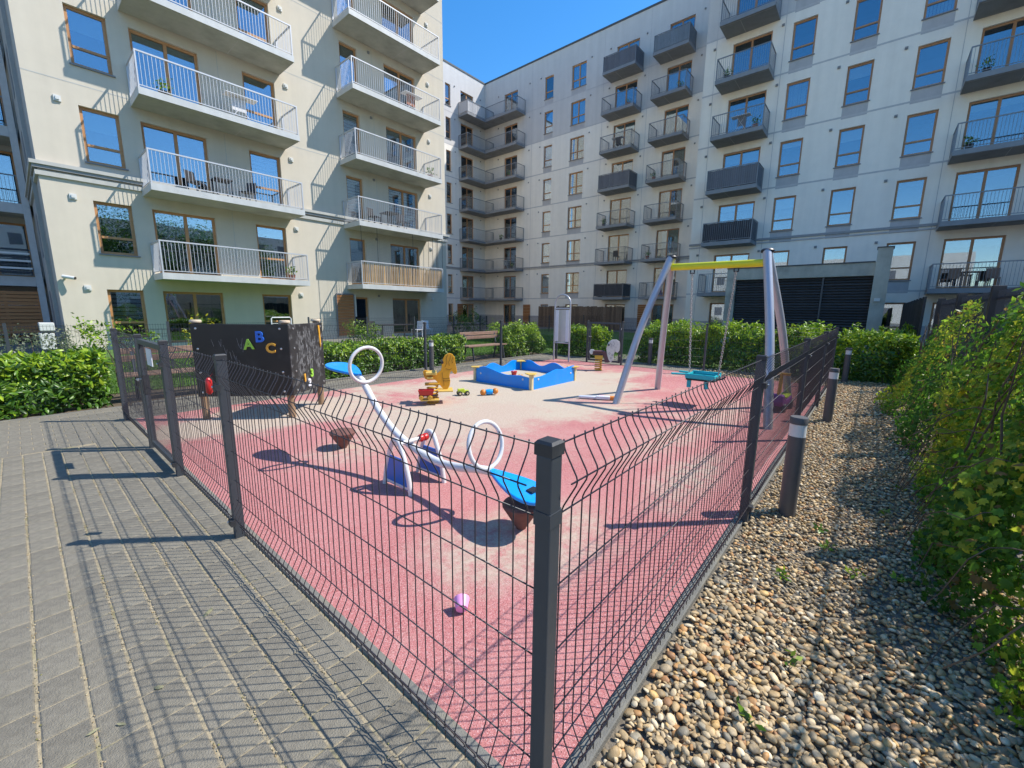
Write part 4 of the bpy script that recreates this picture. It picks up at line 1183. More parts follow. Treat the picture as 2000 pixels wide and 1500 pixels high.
buffer_(2.16, 1.74, 'brown rubber cone buffer under the lowered blue seesaw seat near the corner post')

# ------------------------------------------------------------------ swing
sw = thing('swing', (7.25, 2.0, 0), 'silver swing frame with splayed tube legs and a lime yellow crossbar', 'swing')
for yy, yt in ((3.13, 2.70), (.90, 1.30)):
    top = V(7.24, yt, 2.42)
    for fx, bend in ((6.36, .03), (8.18, -.05)):
        mid = V((fx + top.x) / 2 + bend * -1.6, (yy + yt) / 2 + (.03 if yy > 2 else -.03), 1.24)
        pts = catmull([(fx, yy, -.03), tuple(mid), tuple(top + V((-.02 if fx < 7 else .05), 0, 0))], 8)
        MB().tube(pts, .058, 16).build('leg', 'swing_silver', sw, True)
    MB().lathe([(.085, 2.40), (.09, 2.43), (.07, 2.452)], (7.25, yt, 0), 18).build('end_cap', 'cap_black', sw, True)
MB().tube([(7.25, 2.68, 2.265), (7.25, 1.32, 2.255)], .056, 18).build('crossbar', 'swing_yellow', sw, True)
st = thing('toddler_swing', (7.25, 2.0, .40), 'turquoise toddler swing seat hanging on two chains', 'swing seat')
def chain(p0, p1):
    p0 = Vector(p0); p1 = Vector(p1); d = p1 - p0; L = d.length; d.normalize(); n = int(L / .037); mb = MB()
    a = d.cross(V(1, 0, 0)).normalized(); b = d.cross(a)
    for i in range(n):
        c = p0 + d * (L * (i + .5) / n); s = a if i % 2 else b
        mb.tube([c + d * (math.cos(t) * .026) + s * (math.sin(t) * .0145) for t in (2 * math.pi * k / 8 for k in range(8))], .006, 4, True)
    return mb
for y0, y1 in ((2.34, 2.25), (1.69, 1.80)):
    c = chain((7.25, y0, 2.16), (7.25, y1, .50)).build('chain', 'chain', st, True)
    MB().tube([(7.25, y0 + .03, 2.20), (7.25, y0 + .03, 2.15), (7.25, y0 - .03, 2.15), (7.25, y0 - .03, 2.20)], .012, 8).build('hanger', 'cap_black', c, True)
mb = MB(); mb.tube(catmull([(7.42, 2.20, .50), (7.42, 2.0, .505), (7.42, 1.82, .50)], 4), .03, 10); mb.build('back_rest', 'turquoise', st, True)
bevel(MB().box(7.06, 7.46, 1.80, 2.25, .425, .455).build('seat', 'cap_black', st), .012, 2)
bevel(MB().box(7.05, 7.09, 1.80, 2.26, .455, .535).box(7.41, 7.45, 1.80, 2.26, .455, .55).box(7.09, 7.41, 1.80, 1.83, .455, .53).box(7.09, 7.41, 2.23, 2.26, .455, .53).build('bucket', 'turquoise', st), .012, 2)
bevel(MB().bar((7.12, 2.25, .515), (6.98, 2.46, .52), .05, .03).bar((7.3, 2.25, .52), (7.3, 2.44, .525), .05, .03).build('side_bar', 'turquoise', st), .008, 1)
for y in (2.20, 1.93): bevel(MB().box(7.08, 7.13, y - .03, y + .03, .30, .425).build('leg_strap', 'turquoise', st), .006, 1)
MB().tube([(7.20, 1.79, .46), (7.20, 1.72, .48), (7.22, 1.68, .52)], .014, 8).build('hook', 'cap_black', st, True)

# ------------------------------------------------------------------ sandbox
X0, X1, Y0, Y1 = 6.33, 7.88, 4.90, 6.44
sb = thing('sandbox', ((X0 + X1) / 2, (Y0 + Y1) / 2, 0), 'blue sandbox with wavy sides and yellow corner seats', 'sandbox')
def wave(L, ph):
    n = 30; t = np.linspace(0, 1, n + 1)
    if ph == 1: z = np.interp(t, [0, .2, .35, .5, .7, .85, .95, 1], [.235, .262, .228, .245, .315, .352, .33, .295])
    elif ph == 2: z = np.interp(t, [0, .2, .4, .55, .7, .85, 1], [.235, .235, .29, .335, .295, .335, .345])
    else: z = .295 + .065 * np.sin(t * 4 * math.pi + ph)
    z = np.convolve(np.pad(z, 2, mode='edge'), np.ones(5) / 5, 'valid')
    top = [(L * float(a), float(b)) for a, b in zip(t, z)]
    return [(0, -.02), (L, -.02)] + top[::-1]
for (o, ud, nd, L, ph) in (((X0, Y0, 0), V(0, 1, 0), V(1, 0, 0), Y1 - Y0, 1), ((X1, Y0, 0), V(0, 1, 0), V(1, 0, 0), Y1 - Y0, 3.4), ((X0, Y0, 0), V(1, 0, 0), V(0, 1, 0), X1 - X0, 2), ((X0, Y1, 0), V(1, 0, 0), V(0, 1, 0), X1 - X0, 3.6)):
    L2 = L - .08
    s = bevel(MB().prism(wave(L2, ph), Vector(o) + ud * .04, ud, V(0, 0, 1), nd, .032).build('side_board', 'sand_blue', sb), .006, 2)
    for u in (.16, L2 - .14):
        c = Vector(o) + ud * (u + .04) + V(0, 0, .19)
        sgn = -1 if (nd.x and o[0] < 7) or (nd.y and o[1] < 5.5) else 1
        MB().lathe([(.022, 0), (.022, .006), (.010, .012)], c + nd * (.0161 * sgn), 12, ax=(ud, V(0, 0, 1), nd * sgn)).build('bolt_cap', 'vent', s, True)
for cx, sx in ((X0, 1), (X1, -1)):
    for cy, sy in ((Y0, 1), (Y1, -1)):
        bevel(MB().box(cx - .034, cx + .034, cy - .034, cy + .034, -.02, .30).build('corner_post', 'ply_cream', sb), .004, 1)
        out = [(-.11 * sx, -.02 * sy), (-.02 * sx, -.11 * sy), (.12 * sx, -.04 * sy), (.19 * sx, .03 * sy), (.03 * sx, .19 * sy), (-.04 * sx, .12 * sy)]
        if sx * sy < 0: out = out[::-1]
        bevel(MB().prism(out, (cx, cy, .311), V(1, 0, 0), V(0, 1, 0), V(0, 0, 1), .018).build('corner_seat', 'yellow_light', sb), .006, 2)
MB().quad((X0, Y0, .10), (X1, Y0, .10), (X1, Y1, .10), (X0, Y1, .10)).build('sand', 'sand', sb)

# ------------------------------------------------------------------ spring riders
def rider(base, outline, su, sz, label, parts, springm, px0, py0):
    base = Vector((base[0], base[1], 0)); n = V(base.x, base.y, 0).normalized(); u = V(n.y, -n.x, 0)
    t = thing('spring_rider', base, label, 'spring rider')
    pts = []
    for i in range(81):
        a = i / 80 * 5.5 * 2 * math.pi
        pts.append(base + u * (math.cos(a) * .085) + n * (math.sin(a) * .085) + V(0, 0, .02 + .28 * i / 80))
    MB().tube(pts, .014, 8).build('spring', springm, t, True)
    MB().lathe([(.10, -.01), (.10, .014), (.05, .022)], base, 16).build('base_plate', springm, t, True)
    conv = lambda P: [((x - px0) * su, (py0 - y) * sz) for x, y in P]
    for (nm, pol, mt, th, off) in parts:
        bevel(MB().prism(conv(pol), base + n * off, u, V(0, 0, 1), n, th).build(nm, mt, t), .006, 2)
    return t, u, n, conv, base
H1 = [(870, 232), (925, 240), (965, 268), (1008, 330), (1012, 420), (1035, 540), (1052, 630), (1040, 672), (1005, 690), (965, 665), (935, 610), (895, 650), (882, 740), (900, 830), (885, 930), (835, 1012), (745, 1005), (690, 950), (640, 880), (560, 800), (560, 720), (620, 655), (690, 600), (712, 530), (718, 450), (740, 350), (785, 275)]
H1s = [(300, 615), (345, 585), (400, 610), (560, 640), (600, 690), (600, 800), (400, 805), (345, 775), (312, 700)]
t1, u1, n1, cv1, b1 = rider((4.33, 5.42), None, .00074, .00077, 'yellow horse spring rider beside the blue sandbox, facing right', [('body', H1, 'yellow_board', .035, 0), ('back_rest', H1s, 'yellow_board', .035, 0.001)], 'spring_yellow', 500, 1300)
for (a, b, c, d, m) in ((360, 620, 600, 680, 'yellow_light'), (385, 715, 520, 765, 'yellow_light')):
    p, q = cv1([(a, b), (c, d)])
    bevel(MB().obox(b1 + u1 * ((p[0] + q[0]) / 2) + V(0, 0, (p[1] + q[1]) / 2), u1 * (q[0] - p[0]) * .5, n1 * .13, V(0, 0, (p[1] - q[1]) * .5)).build('seat', m, t1), .01, 2)
def grooves(t, base, u, n, cv, lines, mt, side=-1):
    mb = MB()
    for L in lines:
        P = [base + u * a + V(0, 0, b) + n * (.0185 * side) for a, b in cv(L)]
        for p, q in zip(P, P[1:]): mb.bar(p, q, .006, .002, n)
    mb.build('carved_line', mt, t)
grooves(t1, b1, u1, n1, cv1, [[(850, 260), (820, 340), (830, 430), (790, 520)], [(910, 280), (900, 360), (870, 420), (880, 500)], [(960, 320), (940, 400), (960, 440)], [(800, 560), (880, 590), (930, 560)], [(730, 770), (800, 780), (890, 765)], [(730, 820), (800, 830), (895, 815)], [(720, 640), (735, 760), (760, 930)]], 'groove_dark')
p, = cv1([(720, 410)]); MB().tube([b1 + u1 * (p[0]) + n1 * -.16 + V(0, 0, p[1]), b1 + u1 * p[0] + n1 * .16 + V(0, 0, p[1])], .022, 10).build('handle', 'cap_black', t1, True)
p, q = cv1([(620, 1000), (950, 1050)]); bevel(MB().obox(b1 + u1 * ((p[0] + q[0]) / 2) + V(0, 0, p[1] - .02), u1 * (q[0] - p[0]) * .5, n1 * .15, V(0, 0, .012)).build('foot_rest', 'yellow_light', t1), .006, 2)
p, q = cv1([(250, 1200), (640, 1250)]); bevel(MB().obox(b1 + u1 * -.045 - n1 * .13 + V(0, 0, .085), u1 * .15, n1 * .10, V(0, 0, .012)).build('foot_board', 'yellow_light', t1), .006, 2)
p, q = cv1([(480, 860), (640, 890)]); MB().obox(b1 + V(0, 0, .315), u1 * .12, n1 * .07, V(0, 0, .015)).build('spring_plate', 'spring_yellow', t1)
H2h = [(1105, 870), (1150, 832), (1230, 828), (1280, 860), (1290, 920), (1285, 1010), (1255, 1050), (1210, 1030), (1195, 1080), (1195, 1170), (1150, 1220), (1110, 1170), (1085, 1080), (1068, 980), (1085, 910)]
H2b = [(845, 1035), (905, 1030), (1000, 1040), (1068, 1030), (1090, 1100), (1125, 1190), (1120, 1225), (1055, 1225), (1040, 1150), (1000, 1105), (850, 1105)]
H2t = [(790, 1040), (810, 1005), (850, 1000), (878, 1020), (860, 1060), (835, 1095), (805, 1080)]
t2, u2, n2_, cv2, b2_ = rider((9.71, 5.32), None, .00154, .00152, 'white spotted horse spring rider with brown body near the far gate', [('body', H2b, 'horse_brown', .035, 0), ('head', H2h, 'horse_white', .036, 0.001), ('tail', H2t, 'horse_white', .036, .001)], 'spring_yellow', 950, 1360)
grooves(t2, b2_, u2, n2_, cv2, [[(1110, 1060), (1125, 1085), (1140, 1060), (1125, 1045), (1110, 1060)], [(1160, 1085), (1172, 1105), (1185, 1085), (1172, 1070), (1160, 1085)], [(1135, 1140), (1150, 1160), (1165, 1140), (1150, 1125), (1135, 1140)], [(1130, 890), (1160, 920), (1140, 960)], [(1180, 860), (1200, 900), (1180, 940)], [(1215, 955), (1235, 955)]], 'groove_grey')
p, = cv2([(1105, 915)]); MB().tube([b2_ + u2 * p[0] + n2_ * -.16 + V(0, 0, p[1]), b2_ + u2 * p[0] + n2_ * .16 + V(0, 0, p[1])], .022, 10).build('handle', 'cap_black', t2, True)
bevel(MB().obox(b2_ + V(0, 0, .50), u2 * .14, n2_ * .12, V(0, 0, .014)).build('seat', 'horse_brown', t2), .008, 2)
MB().obox(b2_ + V(0, 0, .345), u2 * .10, n2_ * .07, V(0, 0, .05)).build('spring_plate', 'spring_yellow', t2)

# ------------------------------------------------------------------ mirror panel
mp_ = thing('play_panel', (10.75, 7.18, 0), 'tall silver arch frame holding a pale bent mirror panel near the far fence', 'play panel')
arch = [(10.75, 7.46, -.02)] + [(10.75, 7.18 + .275 * math.cos(a), 1.72 + .275 * math.sin(a)) for a in (math.pi * i / 14 for i in range(15))] + [(10.75, 6.905, -.02)]
MB().tube(arch, .025, 10).build('frame', 'swing_silver', mp_, True)
for z in (1.585, .55): MB().tube([(10.75, 6.905, z), (10.75, 7.455, z)], .02, 8).build('crossbar', 'swing_silver', mp_, True)
for a, b in ((6.94, 7.05), (7.31, 7.42)): bevel(MB().box(10.735, 10.765, a, b, .59, 1.545).build('side_strip', 'white_plastic', mp_), .004, 1)
mb = MB()
for i in range(10):
    y0, y1 = 7.052 + .256 * i / 10, 7.052 + .256 * (i + 1) / 10
    x0, x1 = (10.74 - .03 * math.sin(math.pi * j / 10) for j in (i, i + 1))
    mb.quad((x0, y0, .585), (x1, y1, .585), (x1, y1, 1.55), (x0, y0, 1.55))
mb.build('mirror', 'mirror_panel', mp_, True)

GREEN = np.array([(.055, .135, .011), (.10, .215, .014), (.20, .34, .020), (.33, .46, .028), (.035, .085, .009)])
def leafcol(n, pal, wts, jit=.15):
    c = pal[RNG.choice(len(pal), n, p=wts)]; return c * RNG.uniform(1 - jit, 1 + jit, (n, 1))
# ------------------------------------------------------------------ toys
def wheel(mb, c, r, w, ax, m=0):
    a = Vector(ax).normalized(); x = a.cross(V(0, 0, 1)).normalized()
    mb.lathe([(.001, -w / 2), (r * .9, -w / 2), (r, -w / 4), (r, w / 4), (r * .9, w / 2), (.001, w / 2)], c, 14, m, (x, V(0, 0, 1), a))
def tipper(x, y, rot, label):
    Z0 = .098
    t = thing('toy_trailer', (x, y, Z0), label, 'toy'); d = V(math.cos(rot), math.sin(rot), 0); s = V(-d.y, d.x, 0); c = V(x, y, Z0)
    mb = MB(); lo = []
    for (k, z) in ((.9, .075), (1.08, .155)):
        for i, j in ((-1, -1), (1, -1), (1, 1), (-1, 1)): mb.v.append(tuple(c + d * (.115 * k * i) + s * (.07 * k * j) + V(0, 0, z)))
    mb.f += [(0, 1, 2, 3)] + [(i, (i + 1) % 4, 4 + (i + 1) % 4, 4 + i) for i in range(4)]; mb.m += [0] * 5
    o = mb.build('tub', 'red_plastic', t); o.modifiers.new('s', 'SOLIDIFY').thickness = .008
    MB().bar(c - d * .12 + V(0, 0, .06), c + d * .17 + V(0, 0, .06), .05, .025).build('chassis', 'dark_plastic', t)
    for i in (-.08, .06):
        for j in (-1, 1): mb = MB(); wheel(mb, c + d * i + s * (.066 * j) + V(0, 0, .036), .036, .03, s); mb.build('wheel', 'gold_plastic', t, True)
tipper(4.14, 5.34, -.72, 'red toy trailer with orange wheels on the foot board of the yellow spring horse')
def tractor(x, y, rot, label):
    t = thing('toy_tractor', (x, y, 0), label, 'toy'); d = V(math.cos(rot), math.sin(rot), 0); s = V(-d.y, d.x, 0); c = V(x, y, 0)
    bevel(MB().obox(c - d * .03 + V(0, 0, .085), d * .06, s * .035, V(0, 0, .035)).obox(c + d * .06 + V(0, 0, .07), d * .05, s * .03, V(0, 0, .02)).build('body', 'lime_plastic', t), .006, 2)
    for i, r in ((-.06, .042), (.075, .042)):
        for j in (-1, 1):
            mb = MB(); wheel(mb, c + d * i + s * (.052 * j) + V(0, 0, r), r, .035, s); w = mb.build('wheel', 'dark_plastic', t, True)
            mb = MB(); wheel(mb, c + d * i + s * (.056 * j) + V(0, 0, r), r * .5, .034, s); mb.build('rim', 'ply_cream', w, True)
tractor(5.08, 5.50, -.5, 'small yellow and black toy tractor between the spring horse and the sandbox')
t = thing('toy_roller', (5.42, 5.16, 0), 'blue and orange plastic toy lying on the sandy ground before the sandbox', 'toy')
ax_ = V(.82, -.57, 0); c = V(5.42, 5.16, .06); xx = ax_.cross(V(0, 0, 1))
MB().lathe([(.001, -.06), (.045, -.06), (.052, -.02), (.052, .02), (.045, .06), (.001, .06)], c, 14, 0, (xx, V(0, 0, 1), ax_)).build('body', 'seesaw_blue', t, True)
for k in (-1, 1): MB().ball(c + ax_ * (.115 * k) + V(0, 0, -.005 + (.015 if k > 0 else 0)), .055, 10).build('end_ball', 'orange_plastic', t, True)
t = thing('toy_blaster', (6.47, 3.48, 0), 'white and orange toy water blaster lying beside a swing leg', 'toy')
a = V(6.28, 3.80, .035); b = V(6.62, 3.22, .035); d = (b - a).normalized(); s = V(-d.y, d.x, 0)
MB().tube([a, a + d * .02, a + d * .30, a + d * .33], [.022, .03, .032, .02], 10).build('barrel', 'white_plastic', t, True)
bevel(MB().obox(a + d * .42 + V(0, 0, .005), d * .12, s * .05, V(0, 0, .028)).build('body', 'white_plastic', t), .01, 2)
bevel(MB().obox(a + d * .58 + s * .005, d * .075, s * .05, V(0, 0, .03)).build('stock', 'orange_plastic', t), .012, 2)
bevel(MB().obox(a + d * .40 + s * .10, d * .05, s * .055, V(0, 0, .018)).build('grip', 'pink_plastic', t), .008, 2)
MB().obox(a + d * .36 + s * .15, d * .05, s * .012, V(0, 0, .015)).build('trigger_guard', 'dark_plastic', t)
t = thing('ride_on_toy', (7.80, .98, 0), 'purple ride-on toy car with lime seat and yellow handle behind the mesh fence', 'toy')
bevel(MB().prism([(-.26, .09), (.26, .09), (.29, .16), (.24, .22), (.05, .19), (-.10, .20), (-.20, .29), (-.29, .27), (-.31, .16)], (7.80, .98, 0), V(1, -.1, 0), V(0, 0, 1), V(.1, 1, 0), .20).build('body', 'purple_plastic', t), .03, 3)
bevel(MB().prism([(-.12, .205), (.06, .195), (.25, .225), (.25, .245), (.05, .22), (-.12, .235)], (7.80, .98, 0), V(1, -.1, 0), V(0, 0, 1), V(.1, 1, 0), .17).build('seat', 'lime_plastic', t), .008, 2)
MB().tube([(7.56, .98, .26), (7.58, .98, .45), (7.60, .98, .60)], .025, 10).tube([(7.60, .86, .60), (7.60, 1.10, .60)], .02, 10).build('handle', 'gold_plastic', t, True)
for i in (-.2, .2):
    for j in (-.10, .10): mb = MB(); wheel(mb, (7.80 + i, .98 + j - i * .1, .07), .07, .05, (.1, 1, 0)); mb.build('wheel', 'dark_plastic', t, True)
mb = MB().lathe([(.030, 0), (.042, .055), (.040, .058), (.028, .006), (.001, .006)], (0, 0, 0), 20)
o = mb.build('toy_cup', 'pink_plastic', None, True, origin=(0, 0, 0)); o.location = (1.285, 1.415, .036); o.rotation_euler = (R_(-72), 0, R_(-42))
tag(o, 'small pink plastic cup lying alone on the red rubber ground', 'cup')
for (x, y, z, r, m, lb) in ((7.05, 5.95, .115, .07, 'red_plastic', 'red and white toy in the sandbox sand'), (7.45, 5.15, .14, .075, 'green_plastic', 'green toy mould lying inside the sandbox'), (7.58, 5.05, .14, .06, 'turquoise', 'turquoise toy bucket inside the sandbox'), (6.85, 5.6, .11, .05, 'gold_plastic', 'yellow toy shovel head inside the sandbox')):
    t = thing('sand_toy', (x, y, .10), lb, 'toy')
    MB().lathe([(r * .65, .09), (r * .9, .09 + r), (r, .10 + r), (r * .95, .12 + r)], (x, y, 0), 16).build('bucket', m, t, True)
    MB().tube([(x - r, y, .09 + r), (x, y - r * .2, .10 + r * 1.7), (x + r, y, .09 + r)], .006, 6).build('handle', 'white_plastic', t, True)

# ------------------------------------------------------------------ benches
def bench(x0, x1, y, label, z0=0.0):
    t = thing('park_bench', ((x0 + x1) / 2, y, z0), label, 'bench', 'park benches')
    for z, yy in ((.68, y + .17), (.80, y + .20)): bevel(MB().box(x0, x1, yy - .02, yy + .02, z0 + z - .05, z0 + z + .05).build('back_plank', 'bench_wood', t), .006, 1)
    for i in range(3): bevel(MB().box(x0, x1, y - .22 + i * .135, y - .10 + i * .135, z0 + .42, z0 + .46).build('seat_plank', 'bench_wood', t), .006, 1)
    for x in (x0 + .18, x1 - .18):
        mb = MB().bar((x, y + .21, z0 + .86), (x, y + .10, z0 + .40), .045, .03).bar((x, y + .10, z0 + .40), (x, y + .22, z0 - .02), .045, .03).bar((x, y - .20, z0 + .405), (x, y + .10, z0 + .405), .045, .03).bar((x, y - .18, z0 + .40), (x, y - .25, z0 - .02), .045, .03)
        mb.build('leg', 'anthracite', t)
bench(.98, 2.50, 9.05, 'brown slatted bench behind the gate, left of the chalkboard')
bench(8.52, 10.22, 9.15, 'brown slatted bench between the low hedge and the round bush, beyond the sandbox')

# ------------------------------------------------------------------ gardens by the left building
def far_fence(p0, p1, label, h=1.12, step=.05):
    p0 = Vector(p0); p1 = Vector(p1); d = p1 - p0; L = d.length; d.normalize()
    t = thing('garden_fence', (p0 + p1) / 2, label, 'fence')
    n = max(1, round(L / 2.5))
    for i in range(n + 1):
        c = p0 + d * (L * i / n); MB().box(c.x - .025, c.x + .025, c.y - .025, c.y + .025, -.02, h + .05).build('post', 'anthracite', t)
    for i in range(n):
        a = p0 + d * (L * i / n + .03); b = p0 + d * (L * (i + 1) / n - .03); mb = MB(); l = (b - a).length
        for k in range(int(l / step)):
            q = a + d * (k + .5) * step; mb.box(q.x - .002, q.x + .002, q.y - .002, q.y + .002, .05, h)
        for z in (.08, .28, .48, .68, .88, 1.0, h - .02): mb.bar(a + V(0, 0, z), b + V(0, 0, z), .005, .005)
        stuff(mb.build('mesh_panel', 'wire', t))
far_fence((7.4, 16.78, 0), (17.4, 16.78, 0), 'thin dark mesh fence of the garden under the reed-screened balcony')
far_fence((-7.8, 13.0, 0), (4.9, 13.0, 0), 'thin dark mesh garden fence at the foot of the cream corner')
far_fence((17.6, 17.5, 0), (31.5, 17.5, 0), 'mesh garden fence in the shade below the corner balconies')
wf = thing('board_fence', (31.9, 19, 0), 'brown wooden board fence at the foot of the far shaded block', 'fence')
for i in range(44):
    y = 15.3 + i * .19; MB().box(31.4, 31.43, y, y + .17, 0, 1.85 + random.uniform(-.04, .04)).build('board', 'fence_wood', wf)
def chair(x, y, z, rot, mat, label, group=None):
    t = thing('garden_chair', (x, y, z), label, 'chair', group); R = Matrix.Rotation(rot, 3, 'Z'); o = V(x, y, z)
    P = lambda a, b, c: tuple(o + R @ V(a, b, c))
    MB().bar(P(-.21, 0, .44), P(.21, 0, .44), .42, .03).build('seat', mat, t)
    MB().bar(P(0, .22, .46), P(0, .28, .88), .42, .025, tuple(R @ V(0, 1, 0))).build('back_rest', mat, t)
    for a in (-.19, .19):
        for b in (-.19, .20): MB().bar(P(a, b, 0), P(a, b * .95, .43), .03, .03).build('leg', mat, t)
def table(x, y, z, w, l, mat, label, leg='dark_plastic'):
    t = thing('garden_table', (x, y, z), label, 'table')
    MB().box(x - w / 2, x + w / 2, y - l / 2, y + l / 2, z + .70, z + .74).build('table_top', mat, t)
    for a in (-1, 1):
        for b in (-1, 1): MB().box(x + a * (w / 2 - .06) - .02, x + a * (w / 2 - .06) + .02, y + b * (l / 2 - .06) - .02, y + b * (l / 2 - .06) + .02, z, z + .70).build('leg', leg, t)
table(12.2, 18.2, .008, 1.9, .9, 'dark_plastic', 'long dark garden table on the ground floor terrace')
chair(13.6, 18.2, .008, -1.4, 'white_plastic', 'white garden chair at the right end of the dark terrace table')
chair(14.6, 18.6, .008, -.2, 'white_plastic', 'white garden chair by the terrace door, right of the dark table')
chair(11.6, 18.9, .008, .2, 'dark_plastic', 'dark garden chair behind the terrace table by the wooden shutter')
chair(4.95, 19.6, slab_z(2), .6, 'dark_plastic', 'dark chair on the second lowest cream balcony at left')
table(5.75, 19.6, slab_z(2), .6, .6, 'dark_plastic', 'small dark table between chairs on a cream balcony')
chair(6.6, 19.55, slab_z(2), -.9, 'dark_plastic', 'dark chair right of the small table on a cream balcony')
chair(12.2, 19.5, slab_z(2), .3, 'dark_plastic', 'dark chair on the balcony above the reed screen, left one')
table(13.0, 19.4, slab_z(2), .7, .7, 'dark_plastic', 'dark balcony table above the reed screened balcony')
chair(13.8, 19.5, slab_z(2), -.3, 'dark_plastic', 'dark chair on the balcony above the reed screen, right one')
chair(27.6, -2.4, slab_z(1), 1.9, 'bench_wood', 'wooden folding chair on the lowest right-hand balcony, left of its table')
table(27.7, -3.0, slab_z(1), .6, .6, 'bench_wood', 'wooden folding table on the lowest right-hand balcony', 'bench_wood')
chair(27.7, -3.7, slab_z(1), -1.6, 'bench_wood', 'wooden folding chair on the lowest right-hand balcony, right of its table')
for (u, k, m, lb) in ((17.0, 2, 'dark_plastic', 'dark chair on a shaded balcony of the far block, second floor'), (17.3, 5, 'dark_plastic', 'dark chair on a shaded balcony of the far block, fifth floor'), (13.2, 1, 'purple_plastic', 'violet chair on the lowest shaded balcony behind the swing leg')):
    chair(33.3, u, slab_z(k), 1.6, m, lb)
# pots, racks and chairs that people keep on the balconies
def pot(x, y, z, label, sd):
    t = thing('potted_plant', (x, y, z), label, 'plant', 'pot plants on the balconies')
    MB().lathe([(.10, 0), (.14, .24), (.15, .25)], (x, y, z), 12).build('pot', 'terracotta' if sd % 2 else 'dark_plastic', t, True)
    k = 70; g = np.random.default_rng(sd); p = np.array([0, 0, .42]) + g.normal(0, .11, (k, 3)); p[:, 2] = np.maximum(p[:, 2], .24)
    v, f, c = leaf_cloud(p, p - np.array([0, 0, .3]), g.uniform(.07, .15, k), leafcol(k, GREEN, [.3, .3, .2, .1, .1]), SIMPLE, -.5, .5)
    stuff(npobj('leaves', npmesh('leaves', v, f, 'leaf', c), t, (x, y, z)))
def rack(x, y, z, dx, dy, label, cloth):
    t = thing('drying_rack', (x, y, z), label, 'drying rack', 'drying racks on the balconies')
    a = V(dx, dy, 0); c = V(x, y, z)
    MB().tube([c - a * .5, c + a * .25 + V(0, 0, .9)], .012, 6).tube([c + a * .5, c - a * .25 + V(0, 0, .9)], .012, 6).build('legs', 'white_plastic', t)
    MB().bar(c - a * .6 + V(0, 0, .92), c + a * .6 + V(0, 0, .92), .45, .02).build('top', 'white_plastic', t)
    MB().bar(c - a * .35 + V(0, 0, .68), c + a * .2 + V(0, 0, .68), .02, .5).build('hung_cloth', cloth, t)
ords = ['', 'first', 'second', 'third', 'fourth', 'fifth', 'sixth', 'seventh']
for sd, (u, k) in enumerate(((18.2, 3), (16.5, 6), (18.3, 1), (14.1, 4), (12.6, 6), (14.2, 2))):
    pot(33.0, u, slab_z(k), 'pot plant on the %s floor balcony of the far block, %s column of single balconies' % (ords[k], 'left' if u > 15 else 'right'), sd)
for sd, (u, k) in enumerate(((7.9, 5), (6.2, 4), (-2.2, 3), (-5.0, 2), (-2.3, 4))):
    pot(27.5, u, slab_z(k), 'pot plant on the %s floor balcony of the right block, %s' % (ords[k], 'left balconies' if u > 0 else 'right-hand wide balconies'), sd + 10)
for sd, (u, k) in enumerate(((30.0, 3), (29.0, 5), (28.5, 2))): pot(33.2, u, slab_z(k), 'pot plant on the %s floor corner balcony of the far block' % ords[k], sd + 20)
pot(7.9, 19.2, slab_z(1), 'pot plant at the right end of the lowest left balcony', 31); pot(4.2, 19.3, slab_z(3), 'pot plant on the third floor balcony of the cream block', 32); pot(15.6, 19.3, slab_z(3), 'pot plant on the third floor balcony of the cream block, right stack', 33)
rack(6.6, 19.4, slab_z(3), .9, 0, 'white drying rack on the third floor left balcony of the cream block', 'cloth_white')
rack(14.6, 19.4, slab_z(4), .9, 0, 'drying rack with brown cloth on a high right balcony of the cream block', 'terracotta')
rack(33.2, 17.4, slab_z(5), 0, .8, 'drying rack with white cloth on the far block, fifth floor', 'cloth_white')
rack(33.3, 29.4, slab_z(2), 0, .8, 'drying rack on the second floor corner balcony of the far block', 'screen_blue')
rack(27.7, 7.0, slab_z(4), 0, .8, 'drying rack with dark cloth on the right block, fourth floor left balcony', 'screen_grey')
t = thing('picnic_trolley', (7.6, 19.4, 0), 'white framed folding rack against the cream wall behind the chalkboard', 'rack')
MB().tube([(7.0, 19.4, 0), (7.0, 19.4, 1.05), (7.05, 19.4, 1.10), (7.75, 19.4, 1.10), (7.8, 19.4, 1.05), (7.8, 19.4, 0)], .025, 8).build('frame', 'white_plastic', t, True)
for z in (.35, .6, .85): MB().bar((7.02, 19.4, z), (7.78, 19.4, z), .02, .02).build('rail', 'white_plastic', t)
def ac(x, y, z, h, label):
    t = thing('air_conditioner', (x, y, z), label, 'air conditioner', 'outdoor units at the corner')
    bevel(MB().box(x - .17, x + .17, y - .40, y + .40, z, z + h).build('case', 'vent', t), .02, 2)
    MB().lathe([(h * .4, 0), (h * .4, .012), (h * .3, .014)], (x - .17, y, z + h / 2), 20, 0, (V(0, 1, 0), V(0, 0, 1), V(-1, 0, 0))).build('fan_grille', 'sill', t, True)
    MB().box(x - .15, x + .15, y - .3, y + .3, z - .06, z).build('foot', 'sill', t)
ac(.57, 20.7, .10, .52, 'pale outdoor air conditioning unit low at the foot of the cream corner'); ac(.60, 20.7, .70, .26, 'pale outdoor air conditioning unit stacked above another at the cream corner')
t = thing('security_camera', (1.2, 20.27, 2.42), 'small white security camera on the cream wall near its left corner', 'camera')
MB().tube([(1.18, 20.298, 2.38), (1.18, 20.2, 2.40)], .03, 8).build('bracket', 'vent', t, True)
MB().tube([(1.14, 20.20, 2.45), (1.40, 20.02, 2.40)], .055, 12).build('housing', 'vent', t, True)
MB().tube([(1.40, 20.02, 2.40), (1.415, 20.01, 2.397)], .045, 12).build('lens', 'cap_black', t, True)
